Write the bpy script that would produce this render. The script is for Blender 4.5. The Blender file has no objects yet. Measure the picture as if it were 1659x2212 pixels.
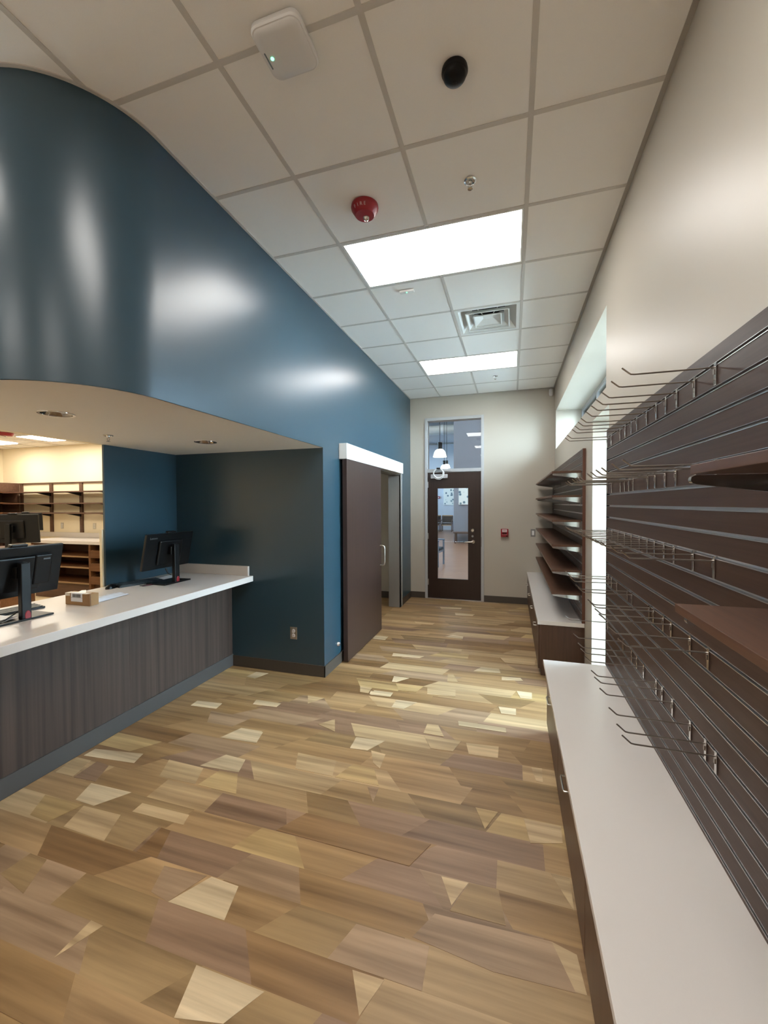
import bpy, bmesh, math, random
from mathutils import Vector, Matrix
random.seed(7)
scene = bpy.context.scene
COL = scene.collection

# ------------------------------------------------------------------ camera
CAM_Z = 1.612
cam_d = bpy.data.cameras.new('camera')
cam = bpy.data.objects.new('camera', cam_d)
COL.objects.link(cam)
cam_d.sensor_fit = 'HORIZONTAL'
cam_d.sensor_width = 36.0
cam_d.lens = 19.2605
cam_d.clip_start = 0.02
_r = Vector((0.95496831, 0.29666785, -0.00486842))
_u = Vector((-0.00132699, 0.02067839, 0.9997853))
_f = Vector((-0.29670483, 0.95475682, -0.02014088))
cam.matrix_world = Matrix(((_r.x, _u.x, -_f.x, 0.0), (_r.y, _u.y, -_f.y, 0.0),
                           (_r.z, _u.z, -_f.z, CAM_Z), (0, 0, 0, 1)))
scene.camera = cam

# ------------------------------------------------------------------ sky, exposure
SKY_STRENGTH = 32.0
PANEL_STRENGTH = 8.5
HALL_STRENGTH = 16.0
world = bpy.data.worlds.new('world')
scene.world = world
world.use_nodes = True
_bg = world.node_tree.nodes['Background']
_bg.inputs[0].default_value = (0.66, 0.85, 1.0, 1)
_bg.inputs[1].default_value = SKY_STRENGTH
scene.view_settings.view_transform = 'Standard'
scene.view_settings.look = 'None'
scene.view_settings.gamma = 1.0
scene.view_settings.use_curve_mapping = False
scene.view_settings.exposure = 0.74


# ------------------------------------------------------------------ helpers
def lin(c):
    return tuple(((v / 255) / 12.92 if v / 255 <= 0.04045 else ((v / 255 + 0.055) / 1.055) ** 2.4) for v in c)


MATS = {}


def mat(name, rgb, rough=0.5, metal=0.0, spec=0.5, emit=None, estr=0.0, noise=0.0, nscale=60.0, bump=0.0, coat=0.0):
    m = bpy.data.materials.new(name)
    m.use_nodes = True
    nt = m.node_tree
    b = nt.nodes['Principled BSDF']
    c = lin(rgb)
    b.inputs['Base Color'].default_value = (*c, 1)
    b.inputs['Roughness'].default_value = rough
    b.inputs['Metallic'].default_value = metal
    b.inputs['Specular IOR Level'].default_value = spec
    if coat:
        b.inputs['Coat Weight'].default_value = coat
        b.inputs['Coat Roughness'].default_value = 0.1
    if emit:
        b.inputs['Emission Color'].default_value = (*emit, 1)
        b.inputs['Emission Strength'].default_value = estr
    if noise or bump:
        g = nt.nodes.new('ShaderNodeNewGeometry')
        n = nt.nodes.new('ShaderNodeTexNoise')
        n.inputs['Scale'].default_value = nscale
        n.inputs['Detail'].default_value = 4
        nt.links.new(g.outputs['Position'], n.inputs['Vector'])
        if noise:
            mx = nt.nodes.new('ShaderNodeMix')
            mx.data_type = 'RGBA'
            mx.inputs['A'].default_value = (*[v * (1 - noise) for v in c], 1)
            mx.inputs['B'].default_value = (*[min(1, v * (1 + noise)) for v in c], 1)
            nt.links.new(n.outputs['Fac'], mx.inputs['Factor'])
            nt.links.new(mx.outputs['Result'], b.inputs['Base Color'])
        if bump:
            bp = nt.nodes.new('ShaderNodeBump')
            bp.inputs['Strength'].default_value = bump
            bp.inputs['Distance'].default_value = 0.002
            nt.links.new(n.outputs['Fac'], bp.inputs['Height'])
            nt.links.new(bp.outputs['Normal'], b.inputs['Normal'])
    MATS[name] = m
    return m


def wood(name, c1, c2, stretch, rough=0.45, spec=0.4, fine=1.0):
    """streaked grain: noise in world space, stretched along one axis"""
    m = bpy.data.materials.new(name)
    m.use_nodes = True
    nt = m.node_tree
    b = nt.nodes['Principled BSDF']
    b.inputs['Roughness'].default_value = rough
    b.inputs['Specular IOR Level'].default_value = spec
    g = nt.nodes.new('ShaderNodeNewGeometry')
    mp = nt.nodes.new('ShaderNodeMapping')
    mp.inputs['Scale'].default_value = stretch
    nt.links.new(g.outputs['Position'], mp.inputs['Vector'])
    n = nt.nodes.new('ShaderNodeTexNoise')
    n.inputs['Scale'].default_value = fine
    n.inputs['Detail'].default_value = 6
    n.inputs['Roughness'].default_value = 0.6
    nt.links.new(mp.outputs['Vector'], n.inputs['Vector'])
    r = nt.nodes.new('ShaderNodeValToRGB')
    r.color_ramp.elements[0].position = 0.3
    r.color_ramp.elements[1].position = 0.72
    r.color_ramp.elements[0].color = (*lin(c1), 1)
    r.color_ramp.elements[1].color = (*lin(c2), 1)
    nt.links.new(n.outputs['Fac'], r.inputs['Fac'])
    nt.links.new(r.outputs['Color'], b.inputs['Base Color'])
    MATS[name] = m
    return m


def glassy(name, tint=(0.95, 0.98, 0.98), ior=1.45):
    m = bpy.data.materials.new(name)
    m.use_nodes = True
    nt = m.node_tree
    nt.nodes.remove(nt.nodes['Principled BSDF'])
    out = nt.nodes['Material Output']
    fr = nt.nodes.new('ShaderNodeFresnel')
    fr.inputs['IOR'].default_value = ior
    tr = nt.nodes.new('ShaderNodeBsdfTransparent')
    tr.inputs['Color'].default_value = (*tint, 1)
    gl = nt.nodes.new('ShaderNodeBsdfGlossy')
    gl.inputs['Roughness'].default_value = 0.0
    mx = nt.nodes.new('ShaderNodeMixShader')
    nt.links.new(fr.outputs[0], mx.inputs[0])
    nt.links.new(tr.outputs[0], mx.inputs[1])
    nt.links.new(gl.outputs[0], mx.inputs[2])
    nt.links.new(mx.outputs[0], out.inputs['Surface'])
    MATS[name] = m
    return m


class MB:
    def __init__(s):
        s.v, s.f = [], []

    def add(s, vs, fs):
        o = len(s.v)
        s.v += [tuple(v) for v in vs]
        s.f += [tuple(i + o for i in f) for f in fs]
        return s

    def box(s, x0, x1, y0, y1, z0, z1):
        return s.add([(x0, y0, z0), (x1, y0, z0), (x1, y1, z0), (x0, y1, z0), (x0, y0, z1), (x1, y0, z1), (x1, y1, z1), (x0, y1, z1)],
                     [(0, 3, 2, 1), (4, 5, 6, 7), (0, 1, 5, 4), (1, 2, 6, 5), (2, 3, 7, 6), (3, 0, 4, 7)])

    def prism(s, poly, axis, a, b):
        def mk(p, t):
            return ((t, p[0], p[1]), (p[0], t, p[1]), (p[0], p[1], t))[axis]
        n = len(poly)
        vs = [mk(p, a) for p in poly] + [mk(p, b) for p in poly]
        fs = [tuple(range(n - 1, -1, -1)), tuple(range(n, 2 * n))]
        fs += [(i, (i + 1) % n, n + (i + 1) % n, n + i) for i in range(n)]
        return s.add(vs, fs)

    def tube(s, path, r, n=8, cap=True):
        P = [Vector(p) for p in path]
        rings = []
        ref = None
        for i, p in enumerate(P):
            d = (P[min(i + 1, len(P) - 1)] - P[max(i - 1, 0)]).normalized()
            if ref is None:
                ref = Vector((0, 0, 1)) if abs(d.z) < 0.9 else Vector((1, 0, 0))
            a = d.cross(ref)
            if a.length < 1e-4:
                a = d.cross(Vector((0.3, 1, 0.2)))
            a.normalize()
            b = a.cross(d).normalized()
            ref = b
            rr = r[i] if isinstance(r, (list, tuple)) else r
            rings.append([p + a * rr * math.cos(2 * math.pi * k / n) + b * rr * math.sin(2 * math.pi * k / n) for k in range(n)])
        vs = [v for g in rings for v in g]
        fs = []
        for i in range(len(P) - 1):
            for k in range(n):
                k2 = (k + 1) % n
                fs.append((i * n + k, i * n + k2, (i + 1) * n + k2, (i + 1) * n + k))
        if cap:
            fs.append(tuple(range(n - 1, -1, -1)))
            fs.append(tuple(range((len(P) - 1) * n, len(P) * n)))
        return s.add(vs, fs)

    def lathe(s, prof, cx, cy, cz, n=24, axis=2, caps=True):
        """prof: (radius, height along axis)"""
        vs, fs = [], []
        for r, h in prof:
            for k in range(n):
                a = 2 * math.pi * k / n
                p = (r * math.cos(a), r * math.sin(a), h)
                if axis == 0:
                    p = (p[2], p[0], p[1])
                elif axis == 1:
                    p = (p[0], p[2], p[1])
                vs.append((cx + p[0], cy + p[1], cz + p[2]))
        for i in range(len(prof) - 1):
            for k in range(n):
                k2 = (k + 1) % n
                fs.append((i * n + k, i * n + k2, (i + 1) * n + k2, (i + 1) * n + k))
        if caps and prof[0][0] > 1e-6:
            fs.append(tuple(range(n - 1, -1, -1)))
        if caps and prof[-1][0] > 1e-6:
            fs.append(tuple(range((len(prof) - 1) * n, len(prof) * n)))
        return s.add(vs, fs)

    def xform(s, M, start=0):
        s.v = s.v[:start] + [tuple(M @ Vector(v)) for v in s.v[start:]]
        return s


def wloc(o):
    l = Vector((0, 0, 0))
    while o:
        l += o.location
        o = o.parent
    return l


def obj(name, mb, m, parent=None, smooth=False, bevel=0.0, local=False, at=None):
    """one mesh object; vertices are given in world space unless local"""
    me = bpy.data.meshes.new(name)
    off = Vector((0, 0, 0))
    if not local:
        if at is not None:
            off = Vector(at)
        elif parent is not None:
            off = wloc(parent)
    vs = [tuple(Vector(v) - off) for v in mb.v]
    me.from_pydata(vs, [], mb.f)
    me.validate()
    bm = bmesh.new()
    bm.from_mesh(me)
    bmesh.ops.recalc_face_normals(bm, faces=bm.faces)
    bm.to_mesh(me)
    bm.free()
    me.materials.append(m)
    if smooth:
        me.polygons.foreach_set('use_smooth', [True] * len(me.polygons))
        me.set_sharp_from_angle(angle=math.radians(40))
    o = bpy.data.objects.new(name, me)
    COL.objects.link(o)
    if at is not None and not local:
        o.location = Vector(at) - (wloc(parent) if parent else Vector((0, 0, 0)))
    if parent is not None:
        o.parent = parent
    if bevel:
        md = o.modifiers.new('bevel', 'BEVEL')
        md.width = bevel
        md.segments = 2
        md.limit_method = 'ANGLE'
    return o


def thing(name, label, cat, loc=(0, 0, 0), group=None):
    o = bpy.data.objects.new(name, None)
    COL.objects.link(o)
    o.location = loc
    o.empty_display_size = 0.05
    return tag(o, label, cat, group)


def tag(o, label, cat, group=None):
    o['label'] = label
    o['category'] = cat
    if group:
        o['group'] = group
    return o


def struct(name, mb, m, parent=None, label=None, **k):
    o = obj(name, mb, m, parent, **k)
    if parent is None:
        o['kind'] = 'structure'
        if label:
            o['label'] = label
    return o


def struct_empty(name, loc, label):
    o = bpy.data.objects.new(name, None)
    COL.objects.link(o)
    o.location = loc
    o['kind'] = 'structure'
    o['label'] = label
    return o


def text_mesh(name, body, size, m, parent, M, extrude=0.0004, spacing=1.0):
    """flat lettering placed by matrix M (world minus parent location)"""
    cu = bpy.data.curves.new(name, 'FONT')
    cu.body = body
    cu.size = size
    cu.extrude = extrude
    cu.align_x = 'CENTER'
    cu.align_y = 'CENTER'
    cu.space_character = spacing
    tmp = bpy.data.objects.new(name + '_tmp', cu)
    COL.objects.link(tmp)
    bpy.context.view_layer.update()
    me = bpy.data.meshes.new_from_object(tmp.evaluated_get(bpy.context.evaluated_depsgraph_get()))
    bpy.data.objects.remove(tmp)
    me.transform(M)
    me.materials.clear()
    me.materials.append(m)
    o = bpy.data.objects.new(name, me)
    COL.objects.link(o)
    o.parent = parent
    return o


def copy_tree(o, parent=None):
    c = o.copy()
    COL.objects.link(c)
    c.parent = parent
    for ch in list(o.children):
        copy_tree(ch, c)
    return c


def ordinal(i):
    return ['first', 'second', 'third', 'fourth', 'fifth', 'sixth', 'seventh', 'eighth', 'ninth', 'tenth', 'eleventh', 'twelfth', 'thirteenth'][i]


# ------------------------------------------------------------------ materials
M_blue = mat('blue_paint', (40, 66, 79), rough=0.31, spec=0.75, noise=0.03, nscale=3, bump=0.06)
M_cream = mat('cream_paint', (186, 177, 163), rough=0.42, spec=0.45, bump=0.06, nscale=80)
M_creamwarm = mat('warm_cream_paint', (236, 222, 192), rough=0.55)
M_soffit = mat('soffit_paint', (222, 214, 202), rough=0.6)
M_tile = mat('ceiling_tile_board', (247, 244, 239), rough=0.85, spec=0.2, noise=0.03, nscale=400, bump=0.15)
M_tee = mat('painted_steel_tee', (206, 200, 192), rough=0.45)
M_angle = mat('wall_angle_steel', (176, 170, 160), rough=0.5)
M_white = mat('white_enamel', (232, 232, 228), rough=0.35)
M_whiteplas = mat('white_plastic', (226, 224, 222), rough=0.35)
M_quartz = mat('white_quartz', (214, 207, 201), rough=0.25, spec=0.5, noise=0.015, nscale=350)
M_base = mat('rubber_base', (74, 66, 58), rough=0.55)
M_basegrey = mat('grey_rubber_base', (74, 72, 71), rough=0.45)
M_insert = mat('anodised_insert', (214, 214, 216), rough=0.28, metal=0.9)
M_alu = mat('aluminium', (205, 205, 208), rough=0.3, metal=1.0)
M_alupaint = mat('silver_paint', (196, 196, 198), rough=0.35, metal=0.55)
M_frame = mat('grey_door_frame', (178, 178, 178), rough=0.4)
M_framedark = mat('taupe_door_frame', (132, 128, 124), rough=0.4)
M_chrome = mat('chrome', (215, 215, 215), rough=0.12, metal=1.0)
M_wire = mat('zinc_wire', (150, 142, 134), rough=0.28, metal=1.0)
M_nickel = mat('satin_nickel', (200, 194, 184), rough=0.3, metal=1.0)
M_black = mat('black_plastic', (7, 7, 8), rough=0.4, spec=0.3)
M_blackglossy = mat('black_dome', (4, 4, 5), rough=0.35, spec=0.25)
M_monback = mat('monitor_shell', (9, 11, 13), rough=0.35, spec=0.3)
M_screen = mat('screen_glass', (6, 7, 9), rough=0.1)
M_red = mat('red_plastic', (150, 20, 32), rough=0.35)
M_redlight = mat('red_accent', (140, 22, 30), rough=0.4)
M_clear = mat('clear_lens', (205, 200, 195), rough=0.1, metal=0.6)
M_card = mat('cardboard', (158, 122, 84), rough=0.8, noise=0.05, nscale=120)
M_paper = mat('paper', (232, 232, 238), rough=0.7)
M_ink = mat('label_ink', (120, 118, 120), rough=0.7)
M_tape = mat('packing_tape', (214, 204, 190), rough=0.3)
M_film = mat('plastic_film', (225, 228, 235), rough=0.2, spec=0.6)
M_dark = mat('dark_void', (14, 13, 12), rough=0.8)
M_cord = mat('white_cable', (232, 232, 232), rough=0.45)
M_slat = wood('walnut_slat', (56, 39, 31), (74, 54, 44), (34, 1.6, 90), rough=0.42, spec=0.32)
M_slatedge = mat('walnut_edge_band', (92, 56, 40), rough=0.45)
M_shelf = wood('walnut_shelf', (76, 50, 37), (98, 68, 50), (60, 2.0, 60), rough=0.4, spec=0.45)
M_cab = wood('dark_cabinet_laminate', (66, 44, 32), (84, 58, 44), (40, 40, 2.0), rough=0.4, spec=0.45)
M_doorwood = wood('dark_stained_door', (40, 25, 19), (50, 33, 26), (60, 60, 1.5), rough=0.35, spec=0.5)
M_slidedoor = wood('dark_sliding_door', (52, 38, 33), (64, 48, 42), (60, 30, 1.6), rough=0.3, spec=0.5)
M_front = wood('vertical_grain_laminate', (56, 45, 40), (84, 70, 62), (2.0, 30, 0.5), rough=0.5, spec=0.35)
M_oak = wood('pharmacy_cabinet_wood', (100, 64, 36), (122, 82, 52), (3, 30, 30), rough=0.5)
M_oakdark = wood('pharmacy_shelf_wood', (84, 58, 44), (104, 76, 60), (3, 30, 30), rough=0.5)
M_oakpale = wood('pale_shelf_edge', (150, 120, 86), (164, 134, 100), (3, 30, 30), rough=0.5)
M_glass = glassy('clear_glass')
M_tinted = glassy('tinted_glass', (0.40, 0.42, 0.44))  # tint put in to cut the daylight entering the hall
M_bouncewhite = mat('bounce_white_paint', (236, 230, 220), rough=0.6)  # for unseen walls, lightened to bounce more light onto the ceiling
M_reflector = mat('bright_reflector', (150, 144, 138), rough=0.12, metal=1.0)
M_hallfloor = wood('hall_wood_floor', (122, 90, 68), (148, 114, 90), (1.2, 9, 1), rough=0.3, spec=0.5)
M_hallwall = mat('hall_pale_blue_wall', (196, 208, 222), rough=0.6)
M_hallgrey = mat('hall_grey_wall', (124, 130, 142), rough=0.6)
M_hallceil = mat('hall_ceiling', (190, 200, 206), rough=0.8)
M_duct = mat('duct_paint', (168, 176, 178), rough=0.5)
M_concrete = mat('outside_concrete', (170, 168, 162), rough=0.9)
M_vinyl = mat('pharmacy_vinyl', (206, 186, 150), rough=0.5, noise=0.04, nscale=30)
M_teal = mat('teal_upholstery', (44, 66, 78), rough=0.7)
M_bluegrey = mat('blue_grey_frame', (120, 142, 164), rough=0.4)
M_blackuph = mat('black_upholstery', (30, 30, 34), rough=0.6)
M_darkwoodchair = mat('dark_chair_wood', (74, 54, 44), rough=0.45)
M_yellowwood = mat('pale_chair_wood', (170, 140, 104), rough=0.5)
M_shade = mat('ribbed_glass_shade', (236, 230, 224), rough=0.3, emit=(1, 0.95, 0.88), estr=0.6)
M_led = mat('green_led', (60, 255, 150), emit=(0.15, 1.0, 0.5), estr=3.0)
M_panel = mat('light_diffuser', (255, 255, 255), emit=(1.0, 0.965, 0.92), estr=PANEL_STRENGTH)
M_panelwarm = mat('pharmacy_light_diffuser', (255, 255, 255), emit=(1.0, 0.93, 0.80), estr=PANEL_STRENGTH * 1.9)
M_hallfill = mat('hall_fill_diffuser', (255, 255, 255), emit=(1.0, 0.95, 0.88), estr=HALL_STRENGTH)
M_lettering = mat('pale_lettering', (205, 190, 188), rough=0.5)
M_logo = mat('grey_logo', (118, 124, 128), rough=0.5)


def carpet():
    m = bpy.data.materials.new('printed_floor_plank')
    m.use_nodes = True
    nt = m.node_tree
    b = nt.nodes['Principled BSDF']
    b.inputs['Roughness'].default_value = 0.42
    b.inputs['Specular IOR Level'].default_value = 0.35
    oi = nt.nodes.new('ShaderNodeObjectInfo')
    g = nt.nodes.new('ShaderNodeNewGeometry')
    sh = nt.nodes.new('ShaderNodeVectorMath')
    sh.operation = 'MULTIPLY_ADD'
    rv = nt.nodes.new('ShaderNodeCombineXYZ')
    for i in range(3):
        nt.links.new(oi.outputs['Random'], rv.inputs[i])
    mp = nt.nodes.new('ShaderNodeMapping')
    mp.inputs['Scale'].default_value = (0.8, 17.0, 1.0)
    nt.links.new(g.outputs['Position'], mp.inputs['Vector'])
    sh.inputs[1].default_value = (31.0, 47.0, 13.0)
    nt.links.new(rv.outputs[0], sh.inputs[0])
    nt.links.new(mp.outputs[0], sh.inputs[2])
    n = nt.nodes.new('ShaderNodeTexNoise')
    n.inputs['Scale'].default_value = 1.0
    n.inputs['Detail'].default_value = 4
    n.inputs['Roughness'].default_value = 0.55
    nt.links.new(sh.outputs[0], n.inputs['Vector'])
    r = nt.nodes.new('ShaderNodeValToRGB')
    r.color_ramp.elements[0].position = 0.26
    r.color_ramp.elements[1].position = 0.76
    r.color_ramp.elements[0].color = (0.50, 0.45, 0.40, 1)
    r.color_ramp.elements[1].color = (1.34, 1.33, 1.30, 1)
    nt.links.new(n.outputs['Fac'], r.inputs['Fac'])
    mu = nt.nodes.new('ShaderNodeMix')
    mu.data_type = 'RGBA'
    mu.blend_type = 'MULTIPLY'
    mu.inputs['Factor'].default_value = 1
    nt.links.new(oi.outputs['Color'], mu.inputs['A'])
    nt.links.new(r.outputs['Color'], mu.inputs['B'])
    nt.links.new(mu.outputs['Result'], b.inputs['Base Color'])
    n2 = nt.nodes.new('ShaderNodeTexNoise')
    n2.inputs['Scale'].default_value = 700
    bp = nt.nodes.new('ShaderNodeBump')
    bp.inputs['Strength'].default_value = 0.12
    bp.inputs['Distance'].default_value = 0.001
    nt.links.new(g.outputs['Position'], n2.inputs['Vector'])
    nt.links.new(n2.outputs['Fac'], bp.inputs['Height'])
    nt.links.new(bp.outputs['Normal'], b.inputs['Normal'])
    return m


M_carpet = carpet()


def art(name, seed):
    m = bpy.data.materials.new(name)
    m.use_nodes = True
    nt = m.node_tree
    b = nt.nodes['Principled BSDF']
    b.inputs['Roughness'].default_value = 0.6
    g = nt.nodes.new('ShaderNodeNewGeometry')
    v = nt.nodes.new('ShaderNodeTexVoronoi')
    v.inputs['Scale'].default_value = 5.5
    v.inputs['Randomness'].default_value = 1.0
    ad = nt.nodes.new('ShaderNodeVectorMath')
    ad.operation = 'ADD'
    ad.inputs[1].default_value = (seed, seed * 2.0, seed * 0.7)
    nt.links.new(g.outputs['Position'], ad.inputs[0])
    nt.links.new(ad.outputs[0], v.inputs['Vector'])
    r = nt.nodes.new('ShaderNodeValToRGB')
    e = r.color_ramp.elements
    e[0].position = 0.12
    e[0].color = (*lin((70, 92, 116)), 1)
    e[1].position = 0.36
    e[1].color = (*lin((226, 234, 232)), 1)
    k = e.new(0.26)
    k.color = (*lin((120, 158, 172)), 1)
    nt.links.new(v.outputs['Distance'], r.inputs['Fac'])
    nt.links.new(r.outputs['Color'], b.inputs['Base Color'])
    return m


INLAY = [
 ('o', [(-2.127, 1.299), (-2.018, 1.297), (-1.935, 1.152), (-2.136, 1.186)]),
 ('d', [(-1.668, 1.597), (-1.607, 1.593), (-1.544, 1.451), (-1.663, 1.45)]),
 ('l', [(-1.557, 1.153), (-1.493, 1.151), (-1.555, 1.015)]),
 ('L', [(-1.239, 1.445), (-1.099, 1.441), (-1.062, 1.304), (-1.331, 1.3)]),
 ('L', [(-1.052, 1.146), (-0.779, 1.147), (-0.853, 1.037), (-1.011, 1.004)]),
 ('l', [(-2.19, 1.594), (-1.94, 1.601), (-1.867, 1.451), (-2.144, 1.458)]),
 ('t', [(-1.479, 1.428), (-1.261, 1.443), (-1.331, 1.3), (-1.433, 1.314)]),
 ('l', [(-0.288, 1.737), (-0.173, 1.74), (-0.228, 1.621)]),
 ('l', [(-0.524, 1.292), (-0.409, 1.295), (-0.456, 1.178)]),
 ('l', [(0.142, 1.591), (0.224, 1.57), (0.238, 1.447), (0.201, 1.446)]),
 ('l', [(0.164, 1.889), (0.239, 1.889), (0.238, 1.74)]),
 ('t', [(-0.567, 1.441), (-0.285, 1.444), (-0.282, 1.301), (-0.622, 1.299)]),
 ('t', [(-0.286, 1.568), (0.142, 1.591), (0.204, 1.444), (-0.06, 1.428), (-0.351, 1.458)]),
 ('o', [(-0.169, 1.741), (-0.051, 1.747), (-0.019, 1.601), (-0.232, 1.597)]),
 ('L', [(-2.326, 1.739), (-2.034, 1.747), (-2.138, 1.609), (-2.277, 1.613)]),
 ('L', [(-2.627, 1.996), (-2.276, 2.045), (-2.25, 1.954), (-2.629, 1.92)]),
 ('l', [(-2.066, 2.045), (-1.799, 2.04), (-1.743, 1.908), (-1.996, 1.899)]),
 ('L', [(-1.755, 2.193), (-1.604, 2.185), (-1.567, 2.069), (-1.836, 2.054)]),
 ('L', [(-1.861, 2.491), (-1.691, 2.497), (-1.646, 2.361), (-1.921, 2.351)]),
 ('m', [(-2.488, 1.9), (-2.378, 1.89), (-2.316, 1.756), (-2.476, 1.746)]),
 ('l', [(-2.653, 1.894), (-2.532, 1.895), (-2.489, 1.75), (-2.63, 1.747)]),
 ('l', [(-1.904, 1.7), (-1.598, 1.705), (-1.576, 1.642), (-1.902, 1.637)]),
 ('y', [(-1.689, 2.048), (-1.562, 2.054), (-1.463, 1.907), (-1.723, 1.906)]),
 ('y', [(-2.478, 1.592), (-2.2, 1.597), (-2.256, 1.458), (-2.393, 1.464)]),
 ('L', [(-1.018, 2.621), (-0.823, 2.633), (-0.898, 2.498), (-1.019, 2.494)]),
 ('l', [(-1.32, 2.345), (-1.049, 2.339), (-1.012, 2.2), (-1.258, 2.199)]),
 ('y', [(-0.935, 2.34), (-0.798, 2.338), (-0.724, 2.202), (-0.993, 2.197)]),
 ('l', [(-0.581, 2.931), (-0.504, 2.928), (-0.449, 2.798), (-0.588, 2.812)]),
 ('l', [(-0.874, 2.505), (-0.773, 2.493), (-0.765, 2.348), (-0.821, 2.388)]),
 ('t', [(-0.783, 2.176), (-0.719, 2.187), (-0.712, 2.065)]),
 ('l', [(-0.291, 2.77), (-0.08, 2.789), (-0.081, 2.661), (-0.26, 2.648)]),
 ('l', [(0.117, 2.624), (0.177, 2.633), (0.174, 2.499), (0.138, 2.505)]),
 ('l', [(-0.576, 2.767), (-0.324, 2.783), (-0.363, 2.649), (-0.505, 2.639)]),
 ('l', [(0.062, 2.182), (0.236, 2.183), (0.233, 2.075), (0.087, 2.031)]),
 ('y', [(-0.181, 2.19), (-0.066, 2.19), (-0.124, 2.055)]),
 ('d', [(-1.019, 1.894), (-0.362, 1.888), (-0.433, 1.744), (-1.109, 1.749)]),
 ('L', [(-2.342, 3.375), (-2.213, 3.381), (-2.267, 3.245), (-2.369, 3.255)]),
 ('L', [(-2.008, 2.889), (-1.779, 2.894), (-1.783, 2.831), (-1.991, 2.819)]),
 ('L', [(-2.464, 2.736), (-2.238, 2.756), (-2.225, 2.67), (-2.458, 2.656)]),
 ('L', [(-1.855, 2.488), (-1.677, 2.487), (-1.645, 2.361), (-1.923, 2.344)]),
 ('L', [(-1.023, 2.618), (-0.82, 2.634), (-0.898, 2.5), (-1.015, 2.488)]),
 ('l', [(-1.277, 2.777), (-1.26, 2.792), (-1.193, 2.642), (-1.352, 2.696)]),
 ('l', [(-1.637, 3.082), (-1.486, 3.077), (-1.571, 2.956)]),
 ('l', [(-1.278, 3.375), (-1.163, 3.368), (-1.168, 3.26), (-1.239, 3.27)]),
 ('L', [(-1.131, 3.329), (-0.964, 3.334), (-0.966, 3.258), (-1.138, 3.244)]),
 ('L', [(-1.217, 4.227), (-0.88, 4.23), (-0.915, 4.171), (-1.207, 4.145)]),
 ('L', [(-1.048, 3.659), (-0.9, 3.659), (-0.992, 3.546), (-1.033, 3.542)]),
 ('l', [(-0.573, 3.846), (-0.519, 3.847), (-0.458, 3.697), (-0.555, 3.685)]),
 ('L', [(-0.284, 4.106), (-0.114, 4.108), (-0.099, 4.017), (-0.348, 3.99)]),
 ('L', [(-0.086, 3.931), (0.079, 3.951), (0.1, 3.9), (-0.084, 3.859)]),
 ('y', [(-0.99, 3.519), (-0.74, 3.526), (-0.78, 3.398), (-0.931, 3.391)]),
 ('l', [(-0.702, 3.511), (-0.46, 3.532), (-0.445, 3.414), (-0.679, 3.392)]),
 ('L', [(-0.901, 3.219), (-0.73, 3.224), (-0.808, 3.092), (-0.907, 3.09)]),
 ('L', [(0.042, 3.669), (0.166, 3.669), (0.161, 3.548), (0.071, 3.544)]),
 ('L', [(-0.097, 3.342), (0.034, 3.345), (0.033, 3.243), (-0.075, 3.24)]),
 ('L', [(-0.376, 3.033), (-0.039, 3.035), (-0.034, 2.976), (-0.364, 2.973)]),
 ('l', [(-0.587, 2.929), (-0.508, 2.935), (-0.444, 2.8), (-0.589, 2.801)]),
 ('l', [(-1.271, 3.367), (-1.169, 3.366), (-1.161, 3.26), (-1.237, 3.262)]),
 ('L', [(-1.156, 3.311), (-0.961, 3.332), (-0.97, 3.268), (-1.147, 3.252)]),
 ('L', [(-0.685, 5.029), (-0.556, 4.991), (-0.555, 4.908), (-0.769, 4.913)]),
 ('L', [(-1.591, 4.737), (-1.427, 4.735), (-1.427, 4.603), (-1.583, 4.615)]),
 ('l', [(-1.268, 5.459), (-0.983, 5.449), (-1.003, 5.369), (-1.224, 5.347)]),
 ('L', [(-0.795, 6.044), (-0.508, 6.04), (-0.535, 5.94), (-0.769, 5.921)]),
 ('L', [(-1.072, 6.339), (-0.728, 6.357), (-0.738, 6.274), (-1.023, 6.223)]),
 ('l', [(-0.03, 6.456), (0.245, 6.458), (0.225, 6.4), (-0.048, 6.351)]),
 ('l', [(-0.009, 5.441), (0.237, 5.431), (0.233, 5.351), (-0.009, 5.375)]),
 ('l', [(-0.116, 4.418), (0.233, 4.477), (0.224, 4.299), (-0.063, 4.29)]),
]

# ================================================================== SETTING
XL, XR, YB = -1.66, 0.635, 6.88        # corridor: blue wall, window wall, end wall
ZC = 3.394                              # ceiling grid face
ZS = 2.13                               # soffit over the counter
YW = 3.455                              # wing wall at the end of the counter
XP = -3.34                              # partition behind the counter
T = 0.6096

# ---- floor with printed planks
floor = struct('floor', MB().box(-4.5, 0.66, -3.6, 6.95, -0.12, -0.003), M_carpet, label='tan and brown printed plank floor')
floor.color = (*lin((154, 125, 86)), 1)
PAL = {'L': (206, 186, 154), 'l': (192, 167, 130), 'y': (184, 157, 112), 't': (163, 137, 110), 'o': (152, 126, 90),
       'd': (140, 110, 76), 'm': (148, 121, 98), 'n': (168, 138, 100), 'b': (156, 126, 88), 'g': (176, 149, 112)}


def plank(poly, key, z=0.0, h=0.003):
    j = random.uniform(-7, 7)
    cx = sum(p[0] for p in poly) / len(poly)
    cy = sum(p[1] for p in poly) / len(poly)
    o = obj('floor_plank', MB().prism(poly, 2, z - h, z), M_carpet, floor, at=(cx, cy, z - h))
    o.color = (*lin(tuple(max(0, c + j) for c in PAL[key])), 1)
    return o


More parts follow.
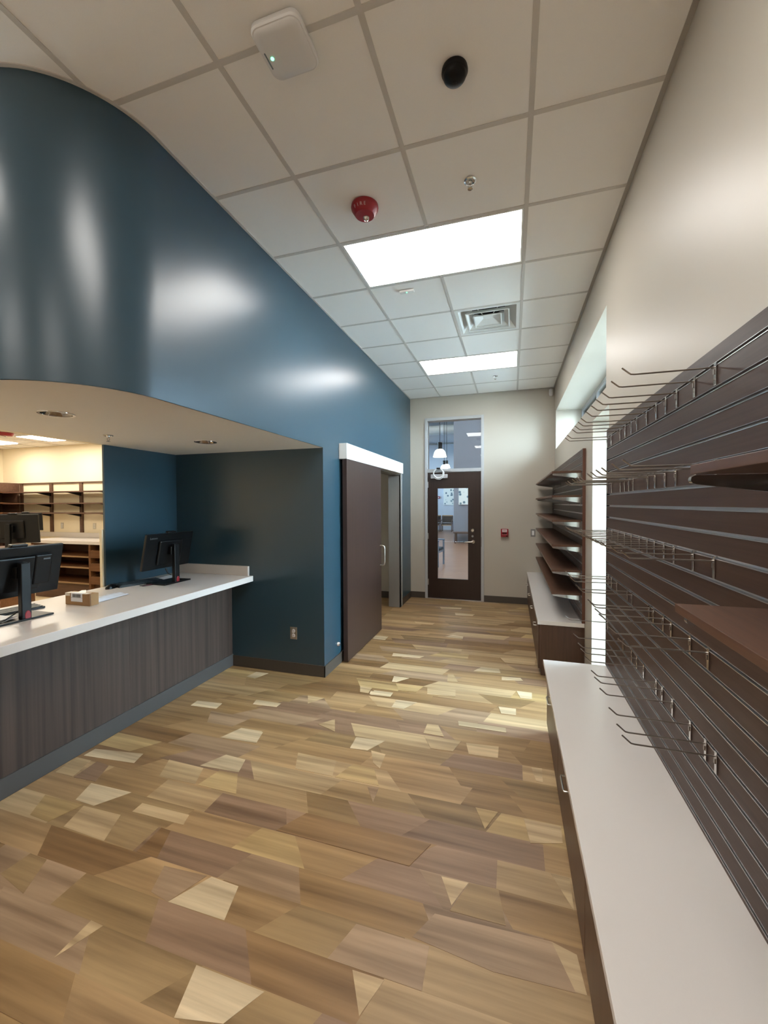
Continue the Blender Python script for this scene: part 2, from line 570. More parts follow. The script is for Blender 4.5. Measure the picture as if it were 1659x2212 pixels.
STEP, Y0 = 0.1483, 1.3
k0 = int((0.72 - Y0) / STEP)
for k in range(k0, 38):
    ya, yb = Y0 + k * STEP, Y0 + (k + 1) * STEP
    if ya > 6.86:
        break
    yb = min(yb, 6.9)
    if ya < 3.3:
        xa, xb = (-2.66, 0.3)
        if ya < 1.2:
            xa = -2.3
    else:
        xa, xb = -1.75, 0.3
    x = xa
    skew = 0.0
    lo, hi = (0.26, 0.62) if ya < 3.4 else (0.32, 0.75)
    while x < xb - 0.01:
        L = random.uniform(lo, hi)
        nx = min(x + L, xb)
        if xb - nx < 0.15:
            nx = xb
        ns = 0.0 if nx >= xb else random.choice([-0.13, -0.09, 0.0, 0.07, 0.12, 0.16, 0.05])
        key = random.choices(['n', 'b', 'g', 't', 'o', 'd', 'l', 'm', 'y'], [8, 6, 3.5, 4, 4, 2.4, 0.6, 2.4, 0.9])[0]
        plank([(x - skew / 2, ya), (nx - ns / 2, ya), (nx + ns / 2, yb), (x + skew / 2, yb)], key)
        x, skew = nx, ns
for num, (key, poly) in enumerate(INLAY):
    area = sum(poly[i][0] * poly[(i + 1) % len(poly)][1] - poly[(i + 1) % len(poly)][0] * poly[i][1] for i in range(len(poly)))
    plank(poly if area > 0 else poly[::-1], key, z=0.0006 + num * 0.00004, h=0.002)

# ---- window wall on the right
w = MB()
w.box(XR, 1.05, -3.6, 3.15, 0, 2.285)
w.box(XR, 1.05, 3.745, YB + 0.14, 0, 2.285)
w.box(XR, 1.05, 3.15, 3.745, 0, 0.10)
w.box(XR, 1.05, -3.6, YB + 0.14, 2.285, 2.425)
w.box(XR, 1.05, -3.6, 3.25, 2.425, 3.0)
w.box(XR, 1.05, 6.72, YB + 0.14, 2.425, 3.0)
w.box(XR, 1.05, -3.6, YB + 0.14, 3.0, 3.7)
struct('wall_right', w, M_cream, label='cream painted wall with a high long window and a tall slot window')
win1 = struct_empty('window_1', (1.0, 4.98, 2.425), 'long high window above the slatwall')
fr = MB()
fr.box(0.985, 1.02, 3.25, 6.72, 2.425, 2.47).box(0.985, 1.02, 3.25, 6.72, 2.955, 3.0)
for yy in (3.25, 4.40, 5.55, 6.675):
    fr.box(0.985, 1.02, yy, yy + 0.045, 2.47, 2.955)
obj('window_frame', fr, MATS['aluminium'], win1)
for ya, yb in ((3.295, 4.40), (4.445, 5.55), (5.595, 6.675)):
    obj('pane', MB().box(1.0, 1.006, ya, yb, 2.47, 2.955), M_glass, win1)
win2 = struct_empty('window_2', (1.0, 3.45, 0.10), 'tall narrow slot window between the two slatwall panels')
fr = MB().box(0.985, 1.02, 3.15, 3.745, 0.10, 0.14).box(0.985, 1.02, 3.15, 3.745, 2.245, 2.285)
fr.box(0.985, 1.02, 3.15, 3.19, 0.14, 2.245).box(0.985, 1.02, 3.705, 3.745, 0.14, 2.245)
obj('window_frame', fr, M_alu, win2)
obj('pane', MB().box(1.0, 1.006, 3.19, 3.705, 0.14, 2.245), M_glass, win2)
struct('ground_outside', MB().box(1.05, 40, -30, 40, -0.3, -0.1), M_concrete)

# ---- end wall with the glazed door
w = MB()
w.box(XL - 2.0, -1.405, YB, 7.02, 0, 3.7)
w.box(-0.435, XR, YB, 7.02, 0, 3.7)
w.box(-1.405, -0.435, YB, 7.02, 3.05, 3.7)
struct('wall_back', w, M_cream, label='cream end wall around the dark glazed door')

# ---- blue corridor wall with the sliding-door opening
OP0, OP1, OPZ = 4.98, 6.17, 2.085
w = MB()
w.box(XL - 0.17, XL, YW + 0.12, OP0, 0, ZC - 0.001)
w.box(XL - 0.17, XL, OP1, YB, 0, ZC - 0.001)
w.box(XL - 0.17, XL, OP0, OP1, OPZ, ZC - 0.001)
struct('wall_left', w, M_blue, label='teal blue corridor wall with sliding door opening')
struct('wall_wing', MB().box(XP, XL, YW, YW + 0.12, 0, ZC - 0.001), M_blue, label='dark teal wall at the end of the counter')
struct('wall_partition', MB().box(XP - 0.02, XP, 2.66, YW + 0.01, 0, 2.72), M_blue, label='dark teal partition behind the counter')
post = struct('trim_1', MB().box(XP - 0.048, XP - 0.02, 2.645, 2.72, 0, 1.40), M_creamwarm, label='cream post at the edge of the partition')

# ---- curved bulkhead and soffit
R, YC0 = 0.47, 1.615
curve = [(XL, YW), (XL, 2.9), (XL, 2.2), (XL, YC0)]
for i in range(1, 25):
    a = math.radians(90 * i / 24)
    curve.append((XL - R + R * math.cos(a), YC0 - R * math.sin(a)))
curve += [(-2.6, YC0 - R), (XP, YC0 - R)]
inner = []
for i, (x, y) in enumerate(curve):
    if y >= YC0:
        inner.append((x - 0.1, y))
    elif i >= len(curve) - 2:
        inner.append((x, y + 0.1))
    else:
        d = Vector((x - (XL - R), y - YC0)).normalized()
        inner.append((x - d.x * 0.1, y - d.y * 0.1))
b = MB()
n = len(curve)
vs = [(x, y, ZS + 0.003) for x, y in curve] + [(x, y, ZC - 0.001) for x, y in curve] + [(x, y, ZS + 0.015) for x, y in inner] + [(x, y, ZC - 0.001) for x, y in inner]
fs = []
for i in range(n - 1):
    fs += [(i, i + 1, n + i + 1, n + i), (2 * n + i, 3 * n + i, 3 * n + i + 1, 2 * n + i + 1),
           (i, 2 * n + i, 2 * n + i + 1, i + 1), (n + i, n + i + 1, 3 * n + i + 1, 3 * n + i)]
fs += [(0, n, 3 * n, 2 * n), (n - 1, 3 * n - 1, 4 * n - 1, 2 * n - 1)]
b.add(vs, fs)
struct('wall_bulkhead', b, M_blue, smooth=True, label='teal blue curved bulkhead above the counter')

DOWN = [(-2.464, 1.684), (-2.425, 2.826)]
bm = bmesh.new()


def loop(pts, z):
    vv = [bm.verts.new((x, y, z)) for x, y in pts]
    return [bm.edges.new((vv[i], vv[(i + 1) % len(vv)])) for i in range(len(vv))]


ed = loop([(x + 0.0015 * (-1 if y >= YC0 else 0), y + 0.0015 * (0 if y >= YC0 else 1)) for x, y in curve] + [(XP, YW)], ZS)
for dx, dy in DOWN:
    ed += loop([(dx + 0.076 * math.cos(2 * math.pi * i / 28), dy + 0.076 * math.sin(2 * math.pi * i / 28)) for i in range(28)], ZS)
bmesh.ops.triangle_fill(bm, edges=ed, use_beauty=True)
bmesh.ops.recalc_face_normals(bm, faces=bm.faces)
me = bpy.data.meshes.new('ceiling_soffit')
bm.to_mesh(me)
bm.free()
me.materials.append(M_soffit)
o = bpy.data.objects.new('ceiling_soffit', me)
COL.objects.link(o)
o['kind'] = 'structure'
o['label'] = 'lowered plain soffit above the counter'
struct('wall_soffit_rear', MB().box(XP - 0.06, XP, 0.9, 2.66, ZS, 2.80), M_creamwarm)

# ---- suspended ceiling: deck, tees, tiles
XA, XB, XCc, XD = 0.0826, 0.0826 - T, 0.0826 - 2 * T, 0.0826 - 3 * T
YR0 = 1.4268
ceiling = struct('ceiling', MB().box(-4.6, 1.05, -3.6, 7.02, 3.68, 3.74), M_dark, label='suspended ceiling of square white tiles in a metal grid')
xlines = [XA - i * T for i in range(8)]
ylines = [YR0 + r * T for r in range(-8, 9)]


def left_at(y):
    """left edge of the open ceiling at y"""
    if y >= YC0:
        return XL
    if y <= YC0 - R + 0.01:
        return -4.5
    return XL - R + math.sqrt(max(0, R * R - (YC0 - y) ** 2))


LIGHTS = [(XCc, 2), (XCc, 6), (XCc, -2), (XCc, -6), (XCc - 4 * T, -2), (XCc - 4 * T, -6)]
skip = set()
for lx, r in LIGHTS:
    skip.add((round(lx, 3), r))
    skip.add((round(lx + T, 3), r))
skip.add((round(XB, 3), 4))
for r in range(-8, 9):
    ya = YR0 + r * T
    yb = min(ya + T, YB)
    for i in range(-1, 8):
        xa = XA - i * T - T if i >= 0 else XA
        xb = xa + T
        if i == -1:
            xa, xb = XA, XR
        if xb < left_at(ya) - 0.01 or xa < -4.6:
            continue
        if ya > YC0 - 0.2 and xa < XL - 0.09:
            xa = XL - 0.09
            if xb < xa + 0.05:
                continue
        if (round(xa, 3), r) in skip:
            continue
        g = 0.001
        obj('ceiling_tile', MB().box(xa + g, xb - g, ya + g, yb - g, ZC + 0.003, ZC + 0.018), M_tile, ceiling, at=((xa + xb) / 2, (ya + yb) / 2, ZC + 0.003))
hw = 0.012
for x in xlines:
    y1 = YB
    if x < XL:
        y1 = YC0 - R + 0.02 if x < XL - R else YC0 - math.sqrt(max(0, R * R - (x - (XL - R)) ** 2)) + 0.02
    if x < -4.5:
        continue
    cuts = sorted((YR0 + r * T, YR0 + (r + 1) * T) for lx, r in LIGHTS if abs(lx + T - x) < 0.01)
    segs, y_ = [], -3.6
    for ca, cb_ in cuts:
        segs.append((y_, ca - hw))
        y_ = cb_ + hw
    segs.append((y_, y1))
    for sa, sb in segs:
        obj('ceiling_tee', MB().box(x - hw, x + hw, sa, sb, ZC, ZC + 0.006).box(x - 0.001, x + 0.001, sa, sb, ZC + 0.006, ZC + 0.035), M_tee, ceiling)
for r, y in zip(range(-8, 9), ylines):
    xs = [max(left_at(y), -4.5)] + sorted(v for v in xlines if v > max(left_at(y), -4.5) + 0.02) + [XR]
    for a, c in zip(xs[:-1], xs[1:]):
        mid = (a + c) / 2
        if any(lx + 0.1 < mid < lx + 2 * T - 0.1 and False for lx, rr in LIGHTS):
            continue
        obj('cross_tee', MB().box(a + (hw if a in xlines else 0), c - (hw if c in xlines else 0), y - hw, y + hw, ZC + 0.0005, ZC + 0.006), M_tee, ceiling)
ang = MB().box(XR - 0.022, XR, -3.6, YB, ZC - 0.001, ZC + 0.004)
obj('wall_angle', ang, M_angle, ceiling)
obj('wall_angle', MB().box(XL, XR - 0.022, YB - 0.02, YB, ZC - 0.001, ZC + 0.004), M_angle, ceiling)
a = MB()
outer = []
for i, (x, y) in enumerate(curve[:-1]):
    if y >= YC0:
        outer.append((x + 0.016, y))
    elif i >= len(curve) - 2:
        outer.append((x, y - 0.016))
    else:
        d = Vector((x - (XL - R), y - YC0)).normalized()
        outer.append((x + d.x * 0.016, y + d.y * 0.016))
cv = [(XL, YB)] + curve[:-1]
ou = [(XL + 0.016, YB)] + outer
m_ = len(cv)
a.add([(x, y, ZC - 0.002) for x, y in cv] + [(x, y, ZC - 0.002) for x, y in ou] + [(x, y, ZC + 0.003) for x, y in cv] + [(x, y, ZC + 0.003) for x, y in ou],
      [f for i in range(m_ - 1) for f in ((i, i + 1, m_ + i + 1, m_ + i), (m_ + i, m_ + i + 1, 3 * m_ + i + 1, 3 * m_ + i))])
obj('wall_angle', a, M_tee, ceiling)

# ---- rest of the front room behind the camera
struct('wall_front', MB().box(-4.6, 1.05, -3.72, -3.6, 0, 3.7), M_bouncewhite)
struct('wall_far_left', MB().box(-4.62, -4.5, -3.6, 0.6, 0, 3.7), M_bouncewhite)
struct('wall_counter_end', MB().box(-9.9, -2.42, 0.5, 0.62, 0, 3.7), M_bouncewhite)

# ---- room behind the sliding door
struct('wall_consult_left', MB().box(-3.46, XP - 0.001, YW + 0.12, YB, 0, 3.0), M_creamwarm)
struct('wall_consult_end', MB().box(XP, XL - 0.17, 6.72, YB, 0, 3.0), M_cream)
struct('ceiling_consult', MB().box(-3.46, XL - 0.17, YW + 0.12, YB, 2.74, 2.8), M_tile)
struct('baseboard_consult', MB().box(XP, XL - 0.17, 6.708, 6.72, 0, 0.11), M_base)
lt = thing('ceiling_light', 'unseen ceiling panel light added to brighten the room behind the sliding door', 'light', (-2.6, 5.2, 2.73))  # lamp added out of view to brighten this room
obj('diffuser', MB().box(-2.75, -2.45, 5.05, 5.35, 2.728, 2.738), M_panel, lt)

# ---- skirting
struct('baseboard_wing', MB().box(-2.66, XL + 0.008, YW - 0.008, YW, 0, 0.105), M_base)
struct('baseboard_left', MB().box(XL, XL + 0.008, YW - 0.008, 4.95, 0, 0.105), M_base)
struct('baseboard_corner', MB().box(XL, XL + 0.008, 6.25, YB, 0, 0.105), M_base)
struct('baseboard_back', MB().box(XL + 0.008, -1.41, YB - 0.008, YB, 0, 0.105), M_base)
struct('baseboard_right', MB().box(-0.43, 0.25, YB - 0.008, YB, 0, 0.105), M_base)

# ---- door_1: dark door with a glass lite under a transom
d1 = struct_empty('door_1', (-0.92, 6.88, 0), 'dark brown door with tall glass lite and transom window in silver frame')
fx0, fx1 = -1.408, -0.432
f = MB()
f.box(fx0, fx0 + 0.045, 6.865, 7.03, 0, 3.05).box(fx1 - 0.045, fx1, 6.865, 7.03, 0, 3.05)
f.box(fx0 + 0.045, fx1 - 0.045, 6.865, 7.03, 3.0, 3.05).box(fx0 + 0.045, fx1 - 0.045, 6.865, 7.03, 2.135, 2.19)
obj('door_frame', f, M_frame, d1, bevel=0.003)
obj('transom_pane', MB().box(fx0 + 0.05, fx1 - 0.05, 6.93, 6.938, 2.19, 3.0), M_glass, d1)
px0, px1 = fx0 + 0.048, fx1 - 0.048
p = MB()
p.box(px0, -1.195, 6.885, 6.93, 0.012, 2.13).box(-0.688, px1, 6.885, 6.93, 0.012, 2.13)
p.box(-1.195, -0.688, 6.885, 6.93, 0.012, 0.345).box(-1.195, -0.688, 6.885, 6.93, 1.865, 2.13)
dp = obj('door_panel', p, M_doorwood, d1)
obj('glass_pane', MB().box(-1.195, -0.688, 6.904, 6.910, 0.345, 1.865), M_glass, dp)
obj('deadbolt', MB().lathe([(0.0, -0.022), (0.022, -0.022), (0.031, -0.012), (0.032, 0)], -0.612, 6.885, 1.165, 20, 1), M_nickel, dp, smooth=True)
obj('lock_cylinder', MB().lathe([(0.0, -0.012), (0.016, -0.012), (0.018, 0)], -0.615, 6.885, 1.07, 16, 1), M_framedark, dp, smooth=True)
lv = MB().lathe([(0.0, -0.014), (0.026, -0.014), (0.03, 0)], -0.605, 6.885, 0.978, 20, 1)
lv.tube([(-0.605, 6.885, 0.978), (-0.605, 6.845, 0.978), (-0.63, 6.838, 0.976), (-0.735, 6.84, 0.972)], [0.011, 0.011, 0.012, 0.009], 10)
obj('lever_handle', lv, M_nickel, dp, smooth=True)
for z in (0.28, 1.06, 1.93):
    obj('hinge', MB().tube([(fx0 + 0.046, 6.88, z - 0.05), (fx0 + 0.046, 6.88, z + 0.05)], 0.008, 10).box(fx0 + 0.03, fx0 + 0.06, 6.882, 6.886, z - 0.05, z + 0.05), M_alu, dp)
obj('door_closer', MB().box(-1.30, -1.02, 6.835, 6.885, 2.03, 2.10), M_alupaint, dp, bevel=0.006)
obj('closer_arm', MB().box(-1.10, -1.075, 6.85, 6.875, 2.10, 2.165).box(-1.10, -0.95, 6.845, 6.86, 2.15, 2.165), M_alupaint, dp)
obj('threshold', MB().box(px0, px1, 6.87, 6.96, 0, 0.011), M_alu, d1)
obj('strike_plate', MB().box(px1 + 0.001, px1 + 0.012, 6.861, 6.866, 0.9, 1.06), M_framedark, d1)

coil = MB()
for rr, dy, ph in ((0.080, 0.0, 0), (0.074, -0.008, 0.5), (0.086, -0.012, 1.2), (0.078, -0.018, 2.0), (0.092, -0.006, 2.6)):
    pts = [(-1.165 + (rr + 0.004 * math.sin(3 * t + ph)) * math.cos(t + ph), 6.825 + dy, 2.115 + (rr + 0.003 * math.cos(2 * t)) * math.sin(t + ph) - (0.012 if rr > 0.09 else 0)) for t in [2 * math.pi * i / 32 for i in range(33)]]
    coil.tube(pts, 0.005, 8)
cl = thing('cable_coil', 'coil of white cable hanging on the door closer', 'cable', (-1.165, 6.825, 2.02))
obj('cable_loop', coil, M_cord, cl, smooth=True)
obj('cable_tie', MB().box(-1.195, -1.135, 6.795, 6.84, 2.182, 2.205), M_black, cl)

# ---- door_2: sliding door hung on the blue wall
d2 = struct_empty('door_2', (XL, 5.0, 0), 'dark wood sliding door under a white header track')
f = MB()
f.box(XL - 0.175, XL + 0.012, OP1 - 0.03, OP1 + 0.0, 0, OPZ).box(XL, XL + 0.012, OP1 - 0.03, OP1 + 0.075, 0, OPZ + 0.05)
f.box(XL - 0.175, XL + 0.012, OP0, OP0 + 0.03, 0, OPZ).box(XL - 0.175, XL + 0.012, OP0, OP1, OPZ - 0.03, OPZ)
obj('door_frame', f, M_framedark, d2)
obj('jamb_edge', MB().box(XL + 0.012, XL + 0.02, OP1 + 0.05, OP1 + 0.078, 0, OPZ + 0.02), M_alupaint, d2)
obj('header_track', MB().box(XL, XL + 0.085, 3.825, 6.06, 2.065, 2.222), M_white, d2, bevel=0.002)
sp = obj('door_panel', MB().box(XL + 0.032, XL + 0.078, 3.835, 4.965, 0.012, 2.075), M_slidedoor, d2)
h = MB()
hy, hx = 4.915, XL + 0.078
h.tube([(hx, hy, 0.84), (hx + 0.035, hy, 0.84), (hx + 0.055, hy, 0.85), (hx + 0.06, hy, 0.875), (hx + 0.06, hy, 1.05), (hx + 0.055, hy, 1.075), (hx + 0.035, hy, 1.085), (hx, hy, 1.085)], 0.009, 12)
obj('pull_handle', h, M_nickel, sp, smooth=True)
obj('edge_seal', MB().box(XL + 0.030, XL + 0.033, 3.835, 3.85, 0.012, 2.075), M_black, sp)

# ---- pharmacy beyond the counter
struct('floor_pharmacy', MB().box(-9.9, -2.72, 0.62, 5.66, -0.1, 0.0005), M_vinyl)
struct('wall_pharmacy_back', MB().box(-9.9, XP - 0.02, 5.65, 5.75, 0, 3.0), M_creamwarm, label='cream pharmacy wall behind the shelving')
struct('wall_pharmacy_left', MB().box(-9.9, -9.8, 0.62, 5.65, 0, 3.0), M_creamwarm)
struct('wall_pharmacy_right', MB().box(XP - 0.13, XP - 0.02, 3.2, 5.65, 0, 3.0), M_creamwarm)
pc = struct('ceiling_pharmacy', MB().box(-9.9, XP - 0.06, 0.62, 5.65, 2.745, 2.82), M_tile, label='suspended tile ceiling of the pharmacy')
for i in range(0, 10):
    x = -9.32 + i * T
    obj('ceiling_tee', MB().box(x - hw, x + hw, 0.62, 5.65, 2.74, 2.745), M_tee, pc)
for i in range(9):
    y = 5.2 - i * T
    if y > 0.7:
        obj('ceiling_tee', MB().box(-9.9, XP - 0.06, y - hw, y + hw, 2.7405, 2.745), M_tee, pc)

# ---- waiting hall beyond the glazed door
struct('floor_hall', MB().box(-6.5, 6, 7.02, 25.3, -0.1, -0.001), M_hallfloor, label='glossy brown wood floor of the hall')
struct('wall_hall_end', MB().box(-6.5, 6, 25.0, 25.3, 0, 6.8), M_hallwall, label='pale blue far wall of the hall')
struct('wall_hall_grey', MB().box(-2.31, 6, 17.25, 17.5, 0, 6.8), M_hallgrey, label='grey wall dividing the hall')
struct('wall_hall_right', MB().box(6, 6.2, 7.02, 25.3, 0, 6.8), M_hallgrey)
struct('ceiling_hall', MB().box(-6.5, 6.2, 6.9, 25.3, 6.7, 6.9), M_hallceil)
struct('wall_hall_front', MB().box(-6.7, 6.2, 6.9, 7.02, 3.7, 6.8).box(-6.7, -3.66, 6.9, 7.02, 0, 3.7).box(1.05, 6.2, 6.9, 7.02, 0, 3.7), M_hallwall)
w = MB()
w.box(-6.7, -6.5, 7.02, 25.3, 0, 0.8).box(-6.7, -6.5, 7.02, 25.3, 4.6, 6.8)
for y in (7.02, 11.3, 15.6, 19.9, 24.6):
    w.box(-6.7, -6.5, y, y + 0.7, 0.8, 4.6)
struct('wall_hall_left', w, M_hallwall)
for i, y in enumerate((7.72, 12.0, 16.3, 20.6)):  # windows out of view, added to bring daylight into the hall
    o = struct_empty('window_%d' % (i + 3), (-6.6, y + 1.8, 0.8), 'large unseen window added to let daylight into the hall')
    y1 = (11.3, 15.6, 19.9, 24.6)[i]
    f = MB().box(-6.62, -6.56, y, y1, 0.8, 0.86).box(-6.62, -6.56, y, y1, 4.54, 4.6)
    for k in range(4):
        yy = y + (y1 - y - 0.06) * k / 3
        f.box(-6.62, -6.56, yy, yy + 0.06, 0.86, 4.54)
    obj('window_frame', f, M_alu, o)
    obj('pane', MB().box(-6.60, -6.594, y + 0.06, y1 - 0.06, 0.86, 4.54), M_tinted, o)
struct('trim_2', MB().box(-6.5, -2.31, 24.96, 25.0, 5.2, 5.28), M_duct)

# ================================================================== THINGS
# ---- ceiling lights
names = {(0, 2): 'large glowing ceiling panel light just past the red fire strobe', (0, 6): 'smaller-looking glowing ceiling panel light near the end wall'}
hidden = ['glowing ceiling panel light above the viewer', 'glowing ceiling panel light at the rear of the front room',
          'glowing ceiling panel light left of the viewer', 'glowing ceiling panel light at the rear left of the front room']
for i, (lx, r) in enumerate(LIGHTS):
    lab = names[(0, r)] if i < 2 else hidden[i - 2]
    ya = YR0 + r * T
    t = thing('ceiling_light', lab, 'light', (lx + T, ya + T / 2, ZC), 'recessed panel lights')
    a, b_, c, d = lx + 0.013, lx + 2 * T - 0.013, ya + 0.013, ya + T - 0.013
    f = MB().box(a, b_, c, c + 0.012, ZC + 0.001, ZC + 0.03).box(a, b_, d - 0.012, d, ZC + 0.001, ZC + 0.03)
    f.box(a, a + 0.012, c + 0.012, d - 0.012, ZC + 0.001, ZC + 0.03).box(b_ - 0.012, b_, c + 0.012, d - 0.012, ZC + 0.001, ZC + 0.03)
    obj('frame', f, M_white, t)
    obj('diffuser', MB().box(a + 0.012, b_ - 0.012, c + 0.012, d - 0.012, ZC + 0.004, ZC + 0.02), M_panel, t)
    obj('housing', MB().box(a, b_, c, d, ZC + 0.03, ZC + 0.08), M_dark, t)

# ---- air diffuser
ax, ay = XB + T / 2, YR0 + 4.5 * T
t = thing('air_diffuser', 'square white four-way ceiling air diffuser between the two panel lights', 'vent', (ax, ay, ZC))


def frustum(s0, z0, s1, z1, th=0.004):
    """square cone ring, outer size s0 at z0 to s1 at z1"""
    mb = MB()
    q = [(-1, -1), (1, -1), (1, 1), (-1, 1)]
    vs = [(ax + x * s0, ay + y * s0, z0) for x, y in q] + [(ax + x * s1, ay + y * s1, z1) for x, y in q]
    vs += [(ax + x * (s0 - th), ay + y * (s0 - th), z0 + 0.001) for x, y in q] + [(ax + x * (s1 - th), ay + y * (s1 - th), z1) for x, y in q]
    fs = []
    for i in range(4):
        j = (i + 1) % 4
        fs += [(i, j, 4 + j, 4 + i), (8 + i, 12 + i, 12 + j, 8 + j), (i, 8 + i, 8 + j, j), (4 + i, 4 + j, 12 + j, 12 + i)]
    return mb.add(vs, fs)


h2 = T / 2 - 0.013
fr = MB().box(ax - h2, ax + h2, ay - h2, ay - h2 + 0.03, ZC + 0.001, ZC + 0.006).box(ax - h2, ax + h2, ay + h2 - 0.03, ay + h2, ZC + 0.001, ZC + 0.006)
fr.box(ax - h2, ax - h2 + 0.03, ay - h2 + 0.03, ay + h2 - 0.03, ZC + 0.001, ZC + 0.006).box(ax + h2 - 0.03, ax + h2, ay - h2 + 0.03, ay + h2 - 0.03, ZC + 0.001, ZC + 0.006)
obj('frame', fr, M_white, t)
obj('back_pan', frustum(h2 - 0.025, ZC + 0.004, 0.15, ZC + 0.14), M_white, t)
def rim(s, wd=0.011):
    return MB().box(ax - s, ax + s, ay - s, ay - s + wd, ZC - 0.002, ZC + 0.003).box(ax - s, ax + s, ay + s - wd, ay + s, ZC - 0.002, ZC + 0.003).box(
        ax - s, ax - s + wd, ay - s + wd, ay + s - wd, ZC - 0.002, ZC + 0.003).box(ax + s - wd, ax + s, ay - s + wd, ay + s - wd, ZC - 0.002, ZC + 0.003)


lou = obj('louver', frustum(0.20, ZC + 0.003, 0.155, ZC + 0.042), M_white, t)
obj('rim', rim(0.201), M_white, lou)
cn = MB()
q = [(-1, -1), (1, -1), (1, 1), (-1, 1)]
cn.add([(ax + x * 0.128, ay + y * 0.128, ZC + 0.003) for x, y in q] + [(ax + x * 0.048, ay + y * 0.048, ZC + 0.045) for x, y in q],
       [(0, 1, 5, 4), (1, 2, 6, 5), (2, 3, 7, 6), (3, 0, 4, 7), (4, 5, 6, 7)])
cone = obj('centre_cone', cn, M_white, t)
obj('rim', rim(0.13), M_white, cone)
obj('hub_disc', MB().lathe([(0.05, 0.044), (0.048, 0.040), (0.012, 0.038), (0.0, 0.036)], ax, ay, ZC, 24), M_white, cone, smooth=True)
for dx_, dy_ in ((1, 1), (-1, 1), (1, -1), (-1, -1)):
    obj('support_arm', MB().tube([(ax + dx_ * 0.05, ay + dy_ * 0.05, ZC + 0.045), (ax + dx_ * 0.15, ay + dy_ * 0.15, ZC + 0.125)], 0.004, 6), M_white, t)
obj('neck', MB().lathe([(0.0, 0.20), (0.13, 0.20), (0.13, 0.125), (0.16, 0.125)], ax, ay, ZC, 28, caps=False), M_dark, t)

# ---- wireless access point
t = thing('access_point', 'white rounded square wireless access point with a green light on the ceiling', 'access point', (-0.832, 1.433, ZC))


def rsq(h, r, n=8):
    pts = []
    for cx, cy, a0 in ((1, 1, 0), (-1, 1, 90), (-1, -1, 180), (1, -1, 270)):
        for i in range(n + 1):
            a = math.radians(a0 + 90 * i / n)
            pts.append((cx * (h - r) + r * math.cos(a), cy * (h - r) + r * math.sin(a)))
    return pts


def rsolid(cx, cy, levels):
    mb = MB()
    L = [[(cx + x, cy + y, z) for x, y in rsq(h, r)] for h, r, z in levels]
    n = len(L[0])
    vs = [v for l in L for v in l]
    fs = [(i * n + k, i * n + (k + 1) % n, (i + 1) * n + (k + 1) % n, (i + 1) * n + k) for i in range(len(L) - 1) for k in range(n)]
    fs += [tuple(range(n)), tuple(range((len(L) - 1) * n, len(L) * n))]
    return mb.add(vs, fs)


obj('shell', rsolid(-0.832, 1.433, [(0.09, 0.03, ZC), (0.1, 0.035, ZC - 0.012), (0.102, 0.036, ZC - 0.03), (0.098, 0.035, ZC - 0.036)]), M_whiteplas, t, smooth=True)
obj('face', rsolid(-0.832, 1.433, [(0.094, 0.033, ZC - 0.036), (0.09, 0.032, ZC - 0.040), (0.07, 0.025, ZC - 0.042)]), M_whiteplas, t, smooth=True)
obj('status_light', MB().lathe([(0.0, -0.0445), (0.006, -0.044), (0.007, -0.040)], -0.895, 1.44, ZC, 12), M_led, t)
obj('logo_mark', MB().box(-0.917, -0.912, 1.415, 1.475, ZC - 0.0425, ZC - 0.038), M_logo, t)

# ---- dome camera, strobe, sprinklers, sensor
t = thing('dome_camera', 'small black dome camera on the ceiling', 'camera', (-0.226, 1.735, ZC))
obj('mount', MB().lathe([(0.052, 0.0), (0.054, -0.012), (0.05, -0.02)], -0.226, 1.735, ZC, 32), M_black, t, smooth=True)
obj('dome', MB().lathe([(0.049, -0.02)] + [(0.048 * math.cos(a), -0.022 - 0.033 * math.sin(a)) for a in [math.pi / 2 * i / 10 for i in range(11)]], -0.226, 1.735, ZC, 32), M_blackglossy, t, smooth=True)
obj('lens_port', MB().lathe([(0.0, -0.001), (0.007, -0.0008), (0.008, 0.004)], -0.226, 1.735, ZC - 0.056, 14), M_black, t)

FX, FY = -0.842, 2.352
t = thing('fire_strobe', 'round red fire alarm strobe on the ceiling marked FIRE', 'fire alarm', (FX, FY, ZC))
obj('body', MB().lathe([(0.08, 0.0), (0.082, -0.012), (0.08, -0.022), (0.064, -0.048), (0.056, -0.058), (0.0, -0.06)], FX, FY, ZC, 40), M_red, t, smooth=True)
obj('strobe_lens', MB().lathe([(0.018, -0.058), (0.019, -0.066), (0.014, -0.076), (0.005, -0.081), (0.0, -0.082)], FX + 0.004, FY + 0.012, ZC, 10), M_clear, t)
for k, ch in enumerate('FIRE'):
    ang_ = math.radians(-122 + 17 * k)
    rr, zz = 0.0725, -0.0345
    pos = Vector((rr * math.cos(ang_), rr * math.sin(ang_), zz))
    nrm = Vector((math.cos(ang_) * 0.85, math.sin(ang_) * 0.85, -0.53)).normalized()
    tx = Vector((math.sin(ang_), -math.cos(ang_), 0)) * -1
    ty = nrm.cross(tx).normalized()
    Mx = Matrix(((tx.x, ty.x, nrm.x, pos.x + nrm.x * 0.001), (tx.y, ty.y, nrm.y, pos.y + nrm.y * 0.001), (tx.z, ty.z, nrm.z, pos.z + nrm.z * 0.001), (0, 0, 0, 1)))
    text_mesh('lettering', ch, 0.024, M_lettering, t, Mx)


